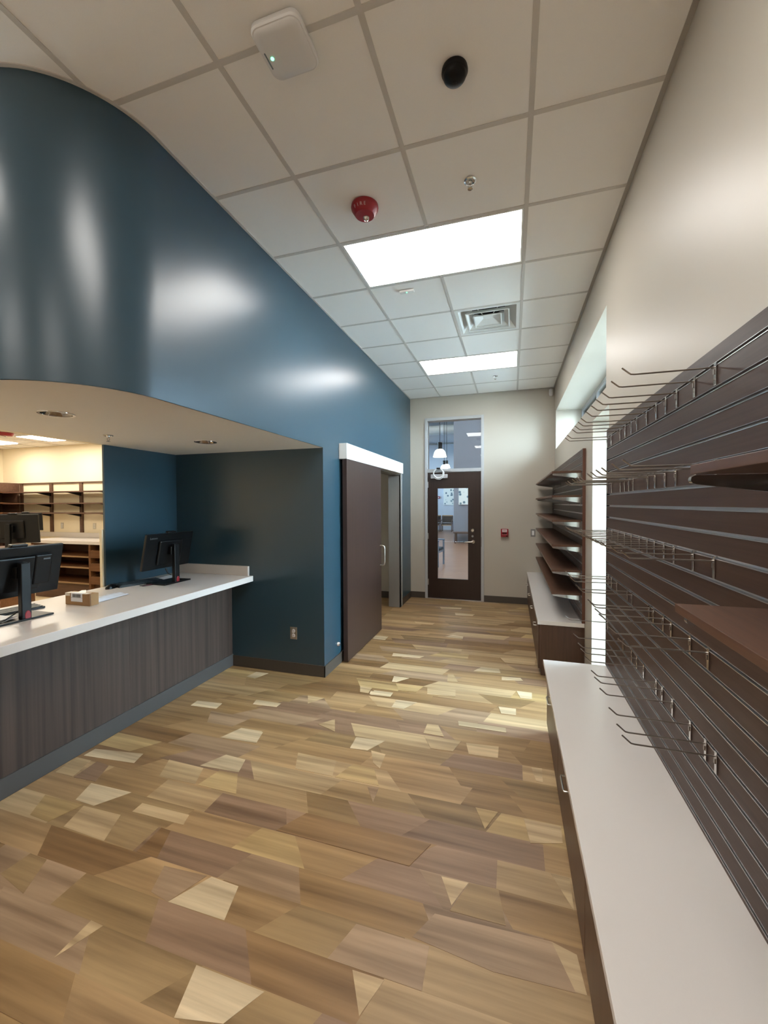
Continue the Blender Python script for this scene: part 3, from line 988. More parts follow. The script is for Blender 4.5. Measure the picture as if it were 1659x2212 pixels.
def sprinkler(x, y, z, label):
    t = thing('fire_sprinkler', label, 'sprinkler', (x, y, z), 'fire sprinklers')
    obj('escutcheon', MB().lathe([(0.033, 0.0), (0.034, -0.004), (0.026, -0.007), (0.022, 0.0)], x, y, z, 24, caps=False), M_chrome, t, smooth=True)
    b = MB().lathe([(0.011, 0.0), (0.012, -0.01), (0.008, -0.016), (0.007, -0.02)], x, y, z, 12)
    b.tube([(x - 0.011, y, z - 0.018), (x - 0.013, y, z - 0.03), (x - 0.003, y, z - 0.044)], 0.0025, 6).tube([(x + 0.011, y, z - 0.018), (x + 0.013, y, z - 0.03), (x + 0.003, y, z - 0.044)], 0.0025, 6)
    obj('frame_arms', b, M_chrome, t, smooth=True)
    obj('deflector', MB().lathe([(0.0, -0.044), (0.014, -0.045), (0.014, -0.047), (0.0, -0.048)], x, y, z, 14), M_chrome, t)


sprinkler(-0.221, 2.345, ZC, 'chrome fire sprinkler on the ceiling beside the red strobe')
sprinkler(-0.222, 6.0, ZC, 'small fire sprinkler on the ceiling near the end wall')
sprinkler(-2.856, 2.313, ZS, 'fire sprinkler on the soffit between the two downlights')
t = thing('emergency_sensor', 'small white rectangular sensor behind the large panel light', 'sensor', (-0.838, 3.375, ZC))
obj('body', MB().box(-0.898, -0.778, 3.355, 3.395, ZC - 0.018, ZC), M_whiteplas, t, bevel=0.004)
obj('indicator', MB().lathe([(0.0, -0.021), (0.005, -0.02), (0.006, -0.017)], -0.84, 3.373, ZC, 10), M_led, t)

# ---- downlights in the soffit
for i, (dx, dy) in enumerate(DOWN):
    t = thing('downlight', ['round chrome downlight in the soffit nearer the curved edge', 'round chrome downlight in the soffit above the far counter end'][i], 'downlight', (dx, dy, ZS), 'soffit downlights')
    obj('trim_ring', MB().lathe([(0.075, 0.002), (0.075, -0.003), (0.088, -0.003), (0.089, 0.0)], dx, dy, ZS, 32, caps=False), M_chrome, t, smooth=True)
    obj('reflector', MB().lathe([(0.075, 0.0), (0.066, 0.018), (0.05, 0.034), (0.034, 0.042)], dx, dy, ZS, 32, caps=False), M_reflector, t, smooth=True)
    obj('lamp', MB().lathe([(0.036, 0.0415), (0.033, 0.040), (0.0, 0.036)], dx, dy, ZS, 20), M_whiteplas, t)

# ---- end wall fittings
t = thing('fire_pull_station', 'red fire alarm pull station on the end wall right of the door', 'fire alarm', (-0.108, YB, 1.07))
obj('body', MB().box(-0.166, -0.05, YB - 0.045, YB, 1.07, 1.20), M_red, t, bevel=0.006)
obj('pull_bar', MB().box(-0.14, -0.076, YB - 0.058, YB - 0.044, 1.125, 1.142), M_black, t)
obj('white_plate', MB().box(-0.145, -0.071, YB - 0.0475, YB - 0.0455, 1.15, 1.192), M_lettering, t)
obj('key_slot', MB().box(-0.085, -0.06, YB - 0.05, YB - 0.044, 1.078, 1.095), M_black, t)
Mx = Matrix.Rotation(math.pi / 2, 4, 'X')
text_mesh('lettering', 'FIRE', 0.028, M_red, t, Matrix.Translation((0, -0.048, 0.101)) @ Mx)
text_mesh('lettering', 'PULL DOWN', 0.014, M_lettering, t, Matrix.Translation((0, -0.0462, 0.036)) @ Mx)
t = thing('light_switch', 'steel plate light switch on the end wall beside the shelves', 'switch', (0.322, YB, 1.08))
obj('plate', MB().box(0.287, 0.357, YB - 0.006, YB, 1.08, 1.20), M_framedark, t, bevel=0.002)
obj('rocker', MB().box(0.305, 0.339, YB - 0.012, YB - 0.006, 1.105, 1.175), M_whiteplas, t)
t = thing('wall_sensor', 'small white sensor high in the corner of the end wall', 'sensor', (0.575, YB, 3.27))
obj('body', MB().lathe([(0.0, -0.03), (0.02, -0.03), (0.028, 0.0), (0.028, 0.07), (0.0, 0.08)], 0.575, YB - 0.035, 3.29, 16), M_whiteplas, t, smooth=True)
obj('bracket', MB().box(0.565, 0.585, YB - 0.02, YB, 3.30, 3.34), M_whiteplas, t)


def outlet(x, y, z, label):
    t = thing('power_outlet', label, 'outlet', (x, y, z - 0.058))
    obj('plate', MB().box(x - 0.036, x + 0.036, y - 0.006, y, z - 0.058, z + 0.058), M_nickel, t, bevel=0.002)
    for dz in (-0.021, 0.021):
        s = obj('socket', MB().lathe([(0.0, -0.010), (0.016, -0.010), (0.017, -0.005)], x, y, z + dz, 20, 1), M_whiteplas, t)
        obj('slots', MB().box(x - 0.008, x - 0.005, y - 0.0105, y - 0.0095, z + dz - 0.004, z + dz + 0.006).box(x + 0.005, x + 0.008, y - 0.0105, y - 0.0095, z + dz - 0.004, z + dz + 0.006), M_black, s)
    return t


outlet(-1.978, YW, 0.386, 'steel duplex power outlet low on the dark teal wing wall')
t = thing('door_bumper', 'small clear round bumper on the blue wall beside the sliding door', 'door stop', (XL, 3.765, 0.21))
obj('cup', MB().lathe([(0.0, 0.022), (0.012, 0.022), (0.02, 0.012), (0.022, 0.0)], XL, 3.765, 0.21, 16, 0), M_clear, t, smooth=True)

# ---- service counter
t = thing('service_counter', 'long service counter front in dark vertical-grain laminate with grey base', 'counter', (-2.9, 2.2, 0))
seams = [0.66, 1.1, 2.30, YW - 0.001]
for a, b_ in zip(seams[:-1], seams[1:]):
    obj('front_panel', MB().box(-2.69, -2.67, a + 0.0006, b_ - 0.0006, 0.10, 0.857), M_front, t)
obj('toe_base', MB().box(-2.69, -2.662, 0.66, YW, 0, 0.115), M_basegrey, t)
obj('carcass', MB().box(-3.2, -2.69, 0.66, YW - 0.002, 0.0, 0.857), M_oakdark, t)
t = thing('countertop', 'white quartz counter top with a short backsplash at the wing wall', 'countertop', (-2.9, 2.2, 0.858))
obj('slab', MB().box(-3.335, -2.42, 0.65, YW - 0.001, 0.858, 0.912), M_quartz, t, bevel=0.003)
obj('backsplash', MB().box(-3.335, -2.462, YW - 0.026, YW - 0.001, 0.912, 1.006), M_quartz, t, bevel=0.002)


# ---- monitors on the counter
def monitor(name, label, loc, rz, w=0.525, h=0.32, tilt=12, zc=0.29, pc_box=False, group=None, accent=True, logo=True):
    """local axes: +x is the back of the screen (towards the viewer), y is the width"""
    t = thing(name, label, 'monitor', loc, group)
    t.rotation_euler = (0, 0, rz)
    Mt = Matrix.Translation((-0.055, 0, zc)) @ Matrix.Rotation(math.radians(tilt), 4, 'Y')
    p = obj('screen_panel', MB().box(-0.012, 0.012, -w / 2, w / 2, -h / 2, h / 2).xform(Mt), M_monback, t, local=True, bevel=0.004)
    obj('screen', MB().box(-0.0135, -0.012, -w / 2 + 0.008, w / 2 - 0.008, -h / 2 + 0.014, h / 2 - 0.008).xform(Mt), M_screen, p, local=True)
    obj('rear_bulge', MB().box(0.012, 0.032, -0.13, 0.13, -0.12, 0.10).xform(Mt), M_black, p, local=True, bevel=0.01)
    obj('webcam', MB().box(-0.016, 0.018, -0.045, 0.045, h / 2, h / 2 + 0.018).xform(Mt), M_monback, p, local=True, bevel=0.005)
    if pc_box:
        b = obj('mini_computer', MB().box(0.012, 0.04, 0.085, 0.185, -0.09, 0.105).xform(Mt), M_black, p, local=True, bevel=0.008)
        obj('paper_sticker', MB().box(0.04, 0.0408, 0.13, 0.17, 0.073, 0.082).xform(Mt), M_logo, b, local=True)
    if logo:
        text_mesh('logo', 'Lenovo', 0.026, M_logo, p, Mt @ Matrix.Translation((0.0126, -w / 2 + 0.075, h / 2 - 0.035)) @ Matrix(((0, 0, 1, 0), (1, 0, 0, 0), (0, 1, 0, 0), (0, 0, 0, 1))))
    c = obj('stand_column', MB().box(0.012, 0.046, -0.027, 0.027, 0.01, zc + 0.06), M_black, t, local=True, bevel=0.004)
    if accent:
        obj('red_cable_guide', MB().lathe([(0.0, 0.002), (0.014, 0.002), (0.017, 0.0)], 0.046, 0.006, 0.04, 16, 0).xform(Matrix.Translation((0, 0, 0.055)) @ Matrix.Diagonal((1, 1, 1.9, 1)) @ Matrix.Translation((0, 0, -0.055))), M_redlight, c, local=True)
    obj('tilt_hinge', MB().box(-0.045, 0.014, -0.035, 0.035, zc - 0.035, zc + 0.035), M_black, t, local=True, bevel=0.004)
    obj('stand_base', MB().box(-0.155, 0.055, -0.15, 0.15, 0, 0.011), M_black, t, local=True, bevel=0.004)
    return t


monitor('computer_monitor', 'black monitor seen from behind at the far end of the counter', (-2.915, 2.965, 0.912), 0.0)
monitor('computer_monitor', 'black monitor with a mini computer on its back cut by the left picture edge', (-2.87, 1.735, 0.912), 0.0, pc_box=True)
for (x, y, label, hid) in ((-3.17, 2.83, 'black keyboard in front of the far counter monitor', 0), (-3.13, 1.80, 'dark keyboard behind the near counter monitor', 1)):
    t = thing('keyboard', label, 'keyboard', (x, y, 0.912))
    t.rotation_euler = (0, 0, math.radians(-14 if not hid else -6))
    obj('base', MB().prism([(-0.065, 0.0), (0.065, 0.0), (0.065, 0.012), (-0.065, 0.02)], 1, -0.19, 0.19), M_black, t, local=True)
    for rr in range(4):
        obj('key_row', MB().box(-0.055 + rr * 0.029, -0.031 + rr * 0.029, -0.18, 0.18, 0.018 - rr * 0.0018, 0.0225 - rr * 0.0018), M_monback, t, local=True, bevel=0.001)
t = thing('computer_mouse', 'black mouse beside the far keyboard near the counter back edge', 'mouse', (-3.22, 2.605, 0.912))
t.rotation_euler = (0, 0, 0.3)
ms = MB()
vs, fs = [], []
for i in range(7):
    for k in range(9):
        a, bb = math.pi * i / 6 - math.pi / 2, math.pi * k / 8
        vs.append((0.032 * math.cos(a) * math.cos(bb), 0.055 * math.sin(a), 0.036 * math.cos(a) ** 0.7 * math.sin(bb) if math.cos(a) > 0 else 0))
for i in range(6):
    for k in range(8):
        fs.append((i * 9 + k, i * 9 + k + 1, (i + 1) * 9 + k + 1, (i + 1) * 9 + k))
obj('shell', ms.add(vs, fs), M_black, t, smooth=True, local=True)
obj('scroll_wheel', MB().tube([(-0.003, 0.03, 0.026), (0.003, 0.03, 0.026)], 0.007, 10), M_redlight, t, local=True)


def paper(name, label, cx, cy, z, w, h, rz, wav=0.004, cat='paper', m=None, lines=True):
    t = thing(name, label, cat, (cx, cy, z))
    t.rotation_euler = (0, 0, rz)
    mb = MB()
    N = 8
    vs = [(-w / 2 + w * i / N, -h / 2 + h * j / N, 0.0015 + wav * (0.5 + 0.5 * math.sin(i * 1.3 + j * 0.7 + cx * 9))) for j in range(N + 1) for i in range(N + 1)]
    vs += [(a, b_, c - 0.0008) for a, b_, c in vs]
    nn = (N + 1) ** 2
    fs = []
    for j in range(N):
        for i in range(N):
            q_ = (j * (N + 1) + i, j * (N + 1) + i + 1, (j + 1) * (N + 1) + i + 1, (j + 1) * (N + 1) + i)
            fs += [q_, tuple(nn + v for v in q_[::-1])]
    obj('sheet', mb.add(vs, fs), m or M_paper, t, smooth=True, local=True)
    return t


paper('paper_sheet', 'white sheet of paper behind the far monitor stand', -3.16, 3.13, 0.912, 0.12, 0.24, 0.1)
paper('paper_sheet', 'white form lying on the counter left of the near monitor stand', -2.97, 1.62, 0.935, 0.2, 0.16, 0.25)
paper('paper_stack', 'pale papers with a red line under the white form at the left edge', -2.955, 1.60, 0.9235, 0.21, 0.19, 0.2, wav=0.008)
t = thing('red_folder', 'thin red and black folder beside the far keyboard', 'folder', (-3.02, 2.83, 0.912))
t.rotation_euler = (0, 0, -0.2)
obj('cover', MB().box(-0.03, 0.03, -0.09, 0.09, 0, 0.004), M_black, t, local=True)
obj('red_edge', MB().box(0.012, 0.022, -0.09, 0.09, 0.004, 0.0055), M_redlight, t, local=True)
cb = MB().tube([(-2.80, 1.50, 0.917), (-2.82, 1.56, 0.918), (-2.865, 1.63, 0.925), (-2.875, 1.69, 0.95), (-2.872, 1.712, 0.965)], 0.004, 8)
tag(obj('monitor_cable', cb, M_black, smooth=True, at=(-2.80, 1.50, 0.913)), 'black cable running along the counter to the near monitor stand', 'cable')
cb = MB().tube([(-2.935, 2.90, 1.05), (-2.93, 2.905, 1.03), (-2.925, 2.915, 1.0), (-2.91, 2.935, 0.985)], [0.008, 0.008, 0.004, 0.003], 8)
tag(obj('monitor_cable', cb, M_black, smooth=True, at=(-2.935, 2.90, 0.985)), 'short black cable plugged under the far monitor', 'cable')

# ---- cardboard box and plastic mailer
t = thing('cardboard_box', 'small brown cardboard box with white shipping label on the counter', 'box', (-2.9, 2.128, 0.912))
t.rotation_euler = (0, 0, 0.02)
obj('carton', MB().box(-0.114, 0.114, -0.0325, 0.0325, 0, 0.082), M_card, t, local=True, bevel=0.002)
lb = obj('shipping_label', MB().box(-0.06, 0.045, -0.0337, -0.0325, 0.025, 0.082).box(-0.06, 0.045, -0.0337, 0.0, 0.082, 0.0832), M_paper, t, local=True)
br = MB()
xx = -0.045
while xx < 0.03:
    ww = random.choice([0.0012, 0.002, 0.003])
    br.box(xx, xx + ww, -0.0345, -0.0337, 0.056, 0.078)
    xx += ww + random.choice([0.0012, 0.002])
obj('barcode', br, M_ink, lb, local=True)
obj('label_rule', MB().box(-0.058, 0.043, -0.0345, -0.0337, 0.0525, 0.054), M_ink, lb, local=True)
obj('tape', MB().box(-0.1148, -0.07, -0.0333, -0.0325, 0.062, 0.082).box(-0.1148, 0.08, -0.0333, 0.01, 0.082, 0.0828), M_tape, t, local=True)
fl = MB().add([(-0.03, -0.02, 0.083), (0.05, -0.01, 0.083), (0.02, 0.015, 0.098), (-0.02, 0.015, 0.094), (-0.03, -0.02, 0.0838), (0.05, -0.01, 0.0838), (0.02, 0.015, 0.099), (-0.02, 0.015, 0.095)],
              [(0, 1, 2, 3), (4, 5, 6, 7), (0, 1, 5, 4), (1, 2, 6, 5), (2, 3, 7, 6), (3, 0, 4, 7)])
obj('open_flap', fl, M_tape, t, local=True)
obj('side_seam', MB().box(0.114, 0.1146, -0.029, -0.026, 0.0, 0.08), M_oakdark, t, local=True)
t = thing('plastic_mailer', 'crumpled white plastic mailer lying beside the cardboard box', 'plastic bag', (-2.92, 2.33, 0.912))
N = 16
vs = []
for j in range(N + 1):
    for i in range(N + 1):
        u, v = i / N, j / N
        x = -0.09 + 0.18 * u + 0.02 * math.sin(5 * v) * (1 - u)
        y = -0.14 + 0.28 * v
        z = 0.006 + 0.026 * math.sin(math.pi * u) * (0.35 + 0.65 * (1 - v)) * (0.7 + 0.3 * math.sin(9 * u + 4 * v)) + random.uniform(0, 0.004)
        if i in (0, N) or j in (0, N):
            z = 0.003
        vs.append((x * (1 - 0.35 * v), y, z))
nn = len(vs)
vs += [(a, b_, 0.001) for a, b_, c in vs]
fs = [(j * (N + 1) + i, j * (N + 1) + i + 1, (j + 1) * (N + 1) + i + 1, (j + 1) * (N + 1) + i) for j in range(N) for i in range(N)]
fs += [tuple(nn + k for k in f[::-1]) for f in fs]
obj('film', MB().add(vs, fs), M_film, t, smooth=True, local=True)

# ---- slatwall panels
Z0S, DZS = 2.045, 0.0757
SLOTS = [Z0S - DZS * k for k in range(21)]


def slatwall(label, ya, yb, lo, top=2.10):
    t = thing('slatwall_display', label, 'slatwall', (0.622, (ya + yb) / 2, lo))
    obj('backing_board', MB().box(0.624, XR - 0.0005, ya, yb, lo, top), M_dark, t)
    edges = [top] + [z for z in SLOTS if z - 0.008 > lo] + [lo]
    base = None
    for i in range(len(edges) - 1):
        hi_ = edges[i] - (0.0055 if i else 0)
        lo_ = edges[i + 1] + (0.0055 if i < len(edges) - 2 else 0)
        obj('slat', MB().box(0.61, 0.624, ya + 0.0008, yb - 0.0008, lo_, hi_), M_slat, t)
    obj('edge_band', MB().box(0.609, XR - 0.001, ya - 0.0015, ya, lo, top), M_slatedge, t)
    obj('edge_band', MB().box(0.6085, XR - 0.001, yb, yb + 0.0015, lo, top), M_dark, t)
    first = None
    for z in [z for z in SLOTS if z - 0.008 > lo]:
        if first is None:
            mb = MB().box(0.6235, 0.6245, ya + 0.02, yb - 0.022, -0.0054, 0.0054)
            mb.box(0.6085, 0.6235, ya + 0.02, yb - 0.022, -0.0064, -0.0040).box(0.6088, 0.6105, ya + 0.02, yb - 0.022, 0.0048, 0.0060)
            first = obj('slot_insert', mb, M_insert, t, local=True)
            base_loc = Vector((-0.622, -(ya + yb) / 2, -lo))
            first.location = base_loc + Vector((0, 0, z))
        else:
            c = first.copy()
            COL.objects.link(c)
            c.parent = t
            c.location = base_loc + Vector((0, 0, z))
    return t


slatwall('large dark walnut slatwall panel on the right full of steel hooks', -0.3, 3.085, 0.5105)
slatwall('dark walnut slatwall panel with shelves between slot window and end wall', 4.065, 6.875, 0.5185)

# ---- peg hooks
HOOKS = {0: [1.523, 1.675, 1.833, 1.951, 2.066, 2.199, 2.355, 2.456, 2.576, 2.688, 2.908, 3.02],
         4: [1.510, 1.658, 1.836, 1.951, 2.074, 2.173, 2.413, 2.495, 2.578, 2.673, 2.888, 3.006],
         8: [1.518, 1.672, 1.846, 1.955, 2.073, 2.174, 2.293, 2.44, 2.57, 2.716, 2.868, 2.984],
         12: [1.55, 1.688, 1.868, 1.956, 2.078, 2.136, 2.419, 2.505, 2.736, 2.872, 2.962],
         16: [1.49, 1.561, 1.68, 1.846, 1.96, 2.034, 2.211, 2.324, 2.416, 2.584, 2.969]}
RN = {0: 'top', 4: 'second', 8: 'middle', 12: 'fourth', 16: 'bottom'}
hook0 = thing('peg_hook', 'x', 'hook', (0.61, 0, 0), 'steel peg hooks on the slatwall')
pl = MB().box(-0.0045, -0.002, -0.007, 0.007, -0.066, 0.002).box(-0.0045, 0.006, -0.007, 0.007, 0.0, 0.003)
pl.box(-0.0045, 0.004, -0.007, 0.007, -0.068, -0.066)
hp = obj('plate', pl, M_chrome, hook0, local=True, bevel=0.0006)
obj('spot_weld', MB().box(-0.008, -0.0045, -0.0045, 0.0045, -0.034, -0.018), M_wire, hp, local=True, bevel=0.0006)
wr = MB().tube([(-0.004, 0, -0.012), (-0.225, 0, -0.012), (-0.236, 0, -0.0105), (-0.241, 0, -0.0065), (-0.262, 0, 0.012)], 0.0027, 8)
obj('wire', wr, M_wire, hook0, smooth=True, local=True)
firsth = True
for k, ys in HOOKS.items():
    ys = sorted([y * 1.013 for y in ys], reverse=True)
    for i, y in enumerate(ys):
        y = min(y, 3.068)
        h_ = hook0 if firsth else copy_tree(hook0)
        firsth = False
        h_.location = (0.61, y, SLOTS[k])
        h_['label'] = 'steel peg hook in the %s hook row, %s from the slot window' % (RN[k], ordinal(i))


# ---- shelves
def shelf(label, ya, yb, ztop, x0, brackets, group, th=0.019):
    t = thing('slatwall_shelf', label, 'shelf', (0.5, (ya + yb) / 2, ztop - th), group)
    obj('board', MB().box(x0, 0.606, ya, yb, ztop - th, ztop), M_shelf, t, bevel=0.001)
    zb = ztop - th
    for y in brackets:
        poly = [(0.6065, zb), (x0 + 0.016, zb), (x0 + 0.009, zb - 0.004), (x0 + 0.008, zb - 0.010), (x0 + 0.011, zb - 0.016), (x0 + 0.018, zb - 0.019), (0.6065, zb - 0.052)]
        obj('bracket', MB().prism(poly, 1, y - 0.006, y + 0.006), M_chrome, t)
        obj('bracket_nose', MB().tube([(x0 + 0.0165, y - 0.0075, zb - 0.0095), (x0 + 0.0165, y + 0.0075, zb - 0.0095)], 0.0088, 16), M_chrome, t, smooth=True)
        obj('bracket_lip', MB().box(0.6062, 0.608, y - 0.009, y + 0.009, zb - 0.085, zb), M_chrome, t)
    return t


ZSH = [1.907, 1.683, 1.4535, 1.2236, 0.989, 0.776]
for i, z in enumerate(ZSH):
    shelf('long walnut shelf, %s from the top, left of the slot window' % ordinal(i), 4.125, 6.80, z, 0.358, [4.16, 4.95, 5.75, 6.55], 'walnut shelves left of the slot window')
shelf('walnut shelf above eye level at the right picture edge', 0.1, 1.0, 1.688, 0.352, [1.025, 0.5], 'walnut shelves at the right edge')
shelf('walnut shelf with its top in view at the right picture edge', 0.1, 1.10, 1.379, 0.36, [1.062, 0.5], 'walnut shelves at the right edge')


# ---- low cabinets under the slatwalls
def cabinets(bounds, zt, group, labels):
    for (a, b_), lab in zip(zip(bounds[:-1], bounds[1:]), labels):
        t = thing('low_cabinet', lab, 'cabinet', (0.44, (a + b_) / 2, 0), group)
        obj('body', MB().box(0.258, 0.633, a + 0.0005, b_ - 0.0005, 0.06, zt - 0.022), M_cab, t)
        obj('toe_kick', MB().box(0.262, 0.62, a, b_, 0.0, 0.06), M_cab, t)
        d = obj('drawer_front', MB().box(0.238, 0.2575, a + 0.003, b_ - 0.003, 0.065, zt - 0.03), M_cab, t, bevel=0.001)
        ym = (a + b_) / 2
        hd = MB().tube([(0.238, ym - 0.055, 0.385), (0.214, ym - 0.055, 0.385), (0.212, ym - 0.045, 0.385), (0.212, ym + 0.045, 0.385), (0.214, ym + 0.055, 0.385), (0.238, ym + 0.055, 0.385)], 0.0045, 8)
        if ym > 1.3:
            obj('handle', hd, M_nickel, d, smooth=True)


cabinets([-0.20, 0.645, 1.497, 2.35, 3.07], 0.502, 'low cabinets under the hook panel',
         ['low dark cabinet under the hooks, out of view beside the viewer', 'low dark cabinet under the hooks, nearest the viewer', 'low dark cabinet under the hooks, second from the slot window', 'low dark cabinet under the hooks, next to the slot window'])
t = thing('cabinet_worktop', 'long white worktop of the near low cabinets under the hooks', 'countertop', (0.42, 1.5, 0.48))
obj('slab', MB().box(0.213, 0.632, -0.22, 3.075, 0.482, 0.510), M_quartz, t, bevel=0.002)
cabinets([4.075, 4.775, 5.475, 6.175, 6.872], 0.502, 'low cabinets under the shelves',
         ['low dark cabinet under the shelves with its end panel in view', 'low dark cabinet under the shelves, second from the slot window', 'low dark cabinet under the shelves, third from the slot window', 'low dark cabinet under the shelves, against the end wall'])
t = thing('cabinet_worktop', 'white worktop of the far low cabinets under the shelves', 'countertop', (0.42, 5.46, 0.48))
obj('slab', MB().box(0.232, 0.632, 4.062, 6.878, 0.4805, 0.518), M_quartz, t, bevel=0.002)

# ================================================================== pharmacy things
for i, (x, y) in enumerate(((-7.42, 4.9), (-8.85, 4.9), (-5.9, 3.0), (-7.42, 2.4), (-4.6, 4.6), (-4.6, 2.2))):  # first two are in view; the rest are added to brighten the pharmacy
    lab = ['square glowing ceiling light in the pharmacy above the open shelves', 'glowing ceiling light at the left picture edge in the pharmacy', 'unseen pharmacy ceiling light added above the monitors',
           'added pharmacy ceiling light far left out of view', 'unseen pharmacy ceiling light added behind the partition', 'unseen pharmacy ceiling light added behind the counter'][i]
    t = thing('ceiling_light', lab, 'light', (x, y, 2.74), 'pharmacy ceiling lights')
    obj('diffuser', MB().box(x - 0.29, x + 0.29, y - 0.27, y + 0.27, 2.732, 2.744), M_panelwarm, t)
    obj('frame', MB().box(x - 0.3, x + 0.3, y - 0.28, y - 0.27, 2.731, 2.744).box(x - 0.3, x + 0.3, y + 0.27, y + 0.28, 2.731, 2.744), M_white, t)
t = thing('fire_strobe', 'red fire strobe on the pharmacy ceiling at the left edge', 'fire alarm', (-7.5, 4.37, 2.74))
obj('body', MB().lathe([(0.1, 0.0), (0.1, -0.015), (0.08, -0.045), (0.0, -0.05)], -7.5, 4.37, 2.74, 24), M_red, t, smooth=True)
obj('strobe_lens', MB().lathe([(0.018, -0.048), (0.014, -0.062), (0.0, -0.066)], -7.5, 4.37, 2.74, 10), M_clear, t)

PY = 5.65
t = thing('wall_shelving', 'brown wall shelving with three shelves on the pharmacy wall', 'shelving', (-8.2, PY, 1.1))
obj('top_rail', MB().box(-9.3, -6.4, PY - 0.03, PY, 2.03, 2.05), M_oakdark, t)
for x in (-9.25, -8.43, -7.65, -6.85):
    obj('standard', MB().box(x - 0.037, x + 0.037, PY - 0.025, PY - 0.0005, 1.105, 2.03), M_oakdark, t)
for z in (1.857, 1.647, 1.469):
    s = obj('shelf_board', MB().box(-9.3, -6.4, PY - 0.31, PY - 0.026, z - 0.01, z + 0.01), M_oakdark, t)
    for x in (-8.43, -7.65, -6.85):
        obj('bracket', MB().prism([(PY - 0.026, z - 0.01), (PY - 0.29, z - 0.01), (PY - 0.026, z - 0.07)], 0, x - 0.008, x + 0.008), M_dark, s)
t = thing('shelf_unit', 'tall brown open shelf unit at the left pharmacy wall', 'shelving', (-9.55, 5.2, 0))
obj('side_panel', MB().box(-9.8, -9.33, 4.86, 4.90, 0, 2.05), M_oak, t)
obj('side_panel', MB().box(-9.8, -9.33, 5.61, 5.648, 0, 2.05), M_oakdark, t)
obj('back_panel', MB().box(-9.798, -9.78, 4.9, 5.61, 0, 2.05), M_oakdark, t)
obj('top_fascia', MB().box(-9.36, -9.33, 4.9, 5.61, 1.88, 2.05), M_oakdark, t)
for z in (0.3, 0.7, 1.1, 1.469, 1.66, 1.87):
    obj('shelf_board', MB().box(-9.78, -9.335, 4.9, 5.61, z - 0.012, z + 0.012), M_oak, t)

for x, lab in ((-8.172, 'power outlet on the pharmacy wall between the shelf standards'), (-7.346, 'power outlet on the pharmacy wall beside the dark partition')):
    outlet(x, PY, 1.225, lab)
t = thing('pharmacy_worktop', 'cream worktop with backsplash along the pharmacy wall', 'countertop', (-6.2, 5.35, 0.96))
obj('slab', MB().box(-8.15, XP - 0.14, 5.02, PY - 0.001, 0.96, 1.01), M_quartz, t)
obj('backsplash', MB().box(-9.3, XP - 0.14, PY - 0.02, PY - 0.001, 1.01, 1.10), M_quartz, t)
t = thing('open_cabinet', 'open brown base cabinet with two shelves under the pharmacy worktop', 'cabinet', (-7.4, 5.35, 0))
for x in (-8.1, -6.73):
    obj('side_panel', MB().box(x, x + 0.022, 5.06, PY - 0.001, 0.2, 0.959), M_oak, t)
obj('back_panel', MB().box(-8.08, -6.73, PY - 0.02, PY - 0.001, 0.2, 0.959), M_oakdark, t)
for z in (0.745, 0.56, 0.295):
    s = obj('shelf_board', MB().box(-8.078, -6.731, 5.075, PY - 0.02, z - 0.012, z + 0.012), M_oak, t)
    obj('shelf_edge', MB().box(-8.078, -6.731, 5.06, 5.075, z - 0.012, z + 0.012), M_oakpale, s)
obj('toe_kick', MB().box(-8.1, -6.71, 5.12, 5.14, 0.0, 0.28), M_oakdark, t)
t = thing('bin_cabinet', 'brown base cabinet with three slant-sided bins beside the partition', 'cabinet', (-6.52, 5.35, 0))
for x in (-6.707, -6.355):
    obj('side_panel', MB().box(x, x + 0.02, 5.06, PY - 0.001, 0.2, 0.959), M_oak, t)
obj('back_panel', MB().box(-6.687, -6.355, PY - 0.02, PY - 0.001, 0.2, 0.959), M_oakdark, t)
obj('toe_kick', MB().box(-6.705, -6.335, 5.12, 5.14, 0.0, 0.28), M_oakdark, t)
for z0, z1 in ((0.735, 0.86), (0.515, 0.645), (0.295, 0.425)):
    s = obj('bin_front', MB().box(-6.685, -6.357, 5.06, 5.078, z0, z1), M_oak, t)
    obj('bin_side', MB().prism([(5.078, z0), (5.5, z0), (5.5, z1 + 0.09), (5.078, z1)], 0, -6.372, -6.357), M_oakpale, s)
    obj('bin_side', MB().prism([(5.078, z0), (5.5, z0), (5.5, z1 + 0.09), (5.078, z1)], 0, -6.685, -6.67), M_oak, s)
    obj('bin_floor', MB().box(-6.67, -6.372, 5.078, 5.5, z0, z0 + 0.012), M_oak, s)
t = thing('work_island', 'dark wood work island carrying the pharmacy monitors', 'counter', (-6.4, 3.7, 0))
isl = [(-5.2, 2.95), (-5.72, 3.52), (-7.1, 4.48), (-7.4, 4.15), (-6.0, 3.0)]
obj('body', MB().prism(isl, 2, 0.0, 0.97), M_oak, t)
obj('top', MB().prism([(x * 1.004, y * 1.004) for x, y in isl], 2, 0.97, 1.0), M_oakdark, t)
monitor('computer_monitor', 'black pharmacy monitor at the left picture edge', (-5.66, 3.32, 1.0), -1.15, w=0.56, h=0.34, tilt=4, zc=0.335, accent=False, logo=False)
monitor('computer_monitor', 'smaller black pharmacy monitor before the wall shelving', (-6.86, 4.2, 1.0), -1.05, w=0.42, h=0.26, tilt=4, zc=0.37, accent=False, logo=False)

# ================================================================== hall things
def canvas(label, x0, x1, y, z0, z1, seed):
    t = thing('wall_canvas', label, 'picture', ((x0 + x1) / 2, y, z0))
    obj('canvas_face', MB().box(x0, x1, y - 0.05, y - 0.048, z0, z1), art('canvas_print', seed), t)
    obj('stretcher', MB().box(x0, x1, y - 0.048, y - 0.001, z0, z1), M_hallwall, t)


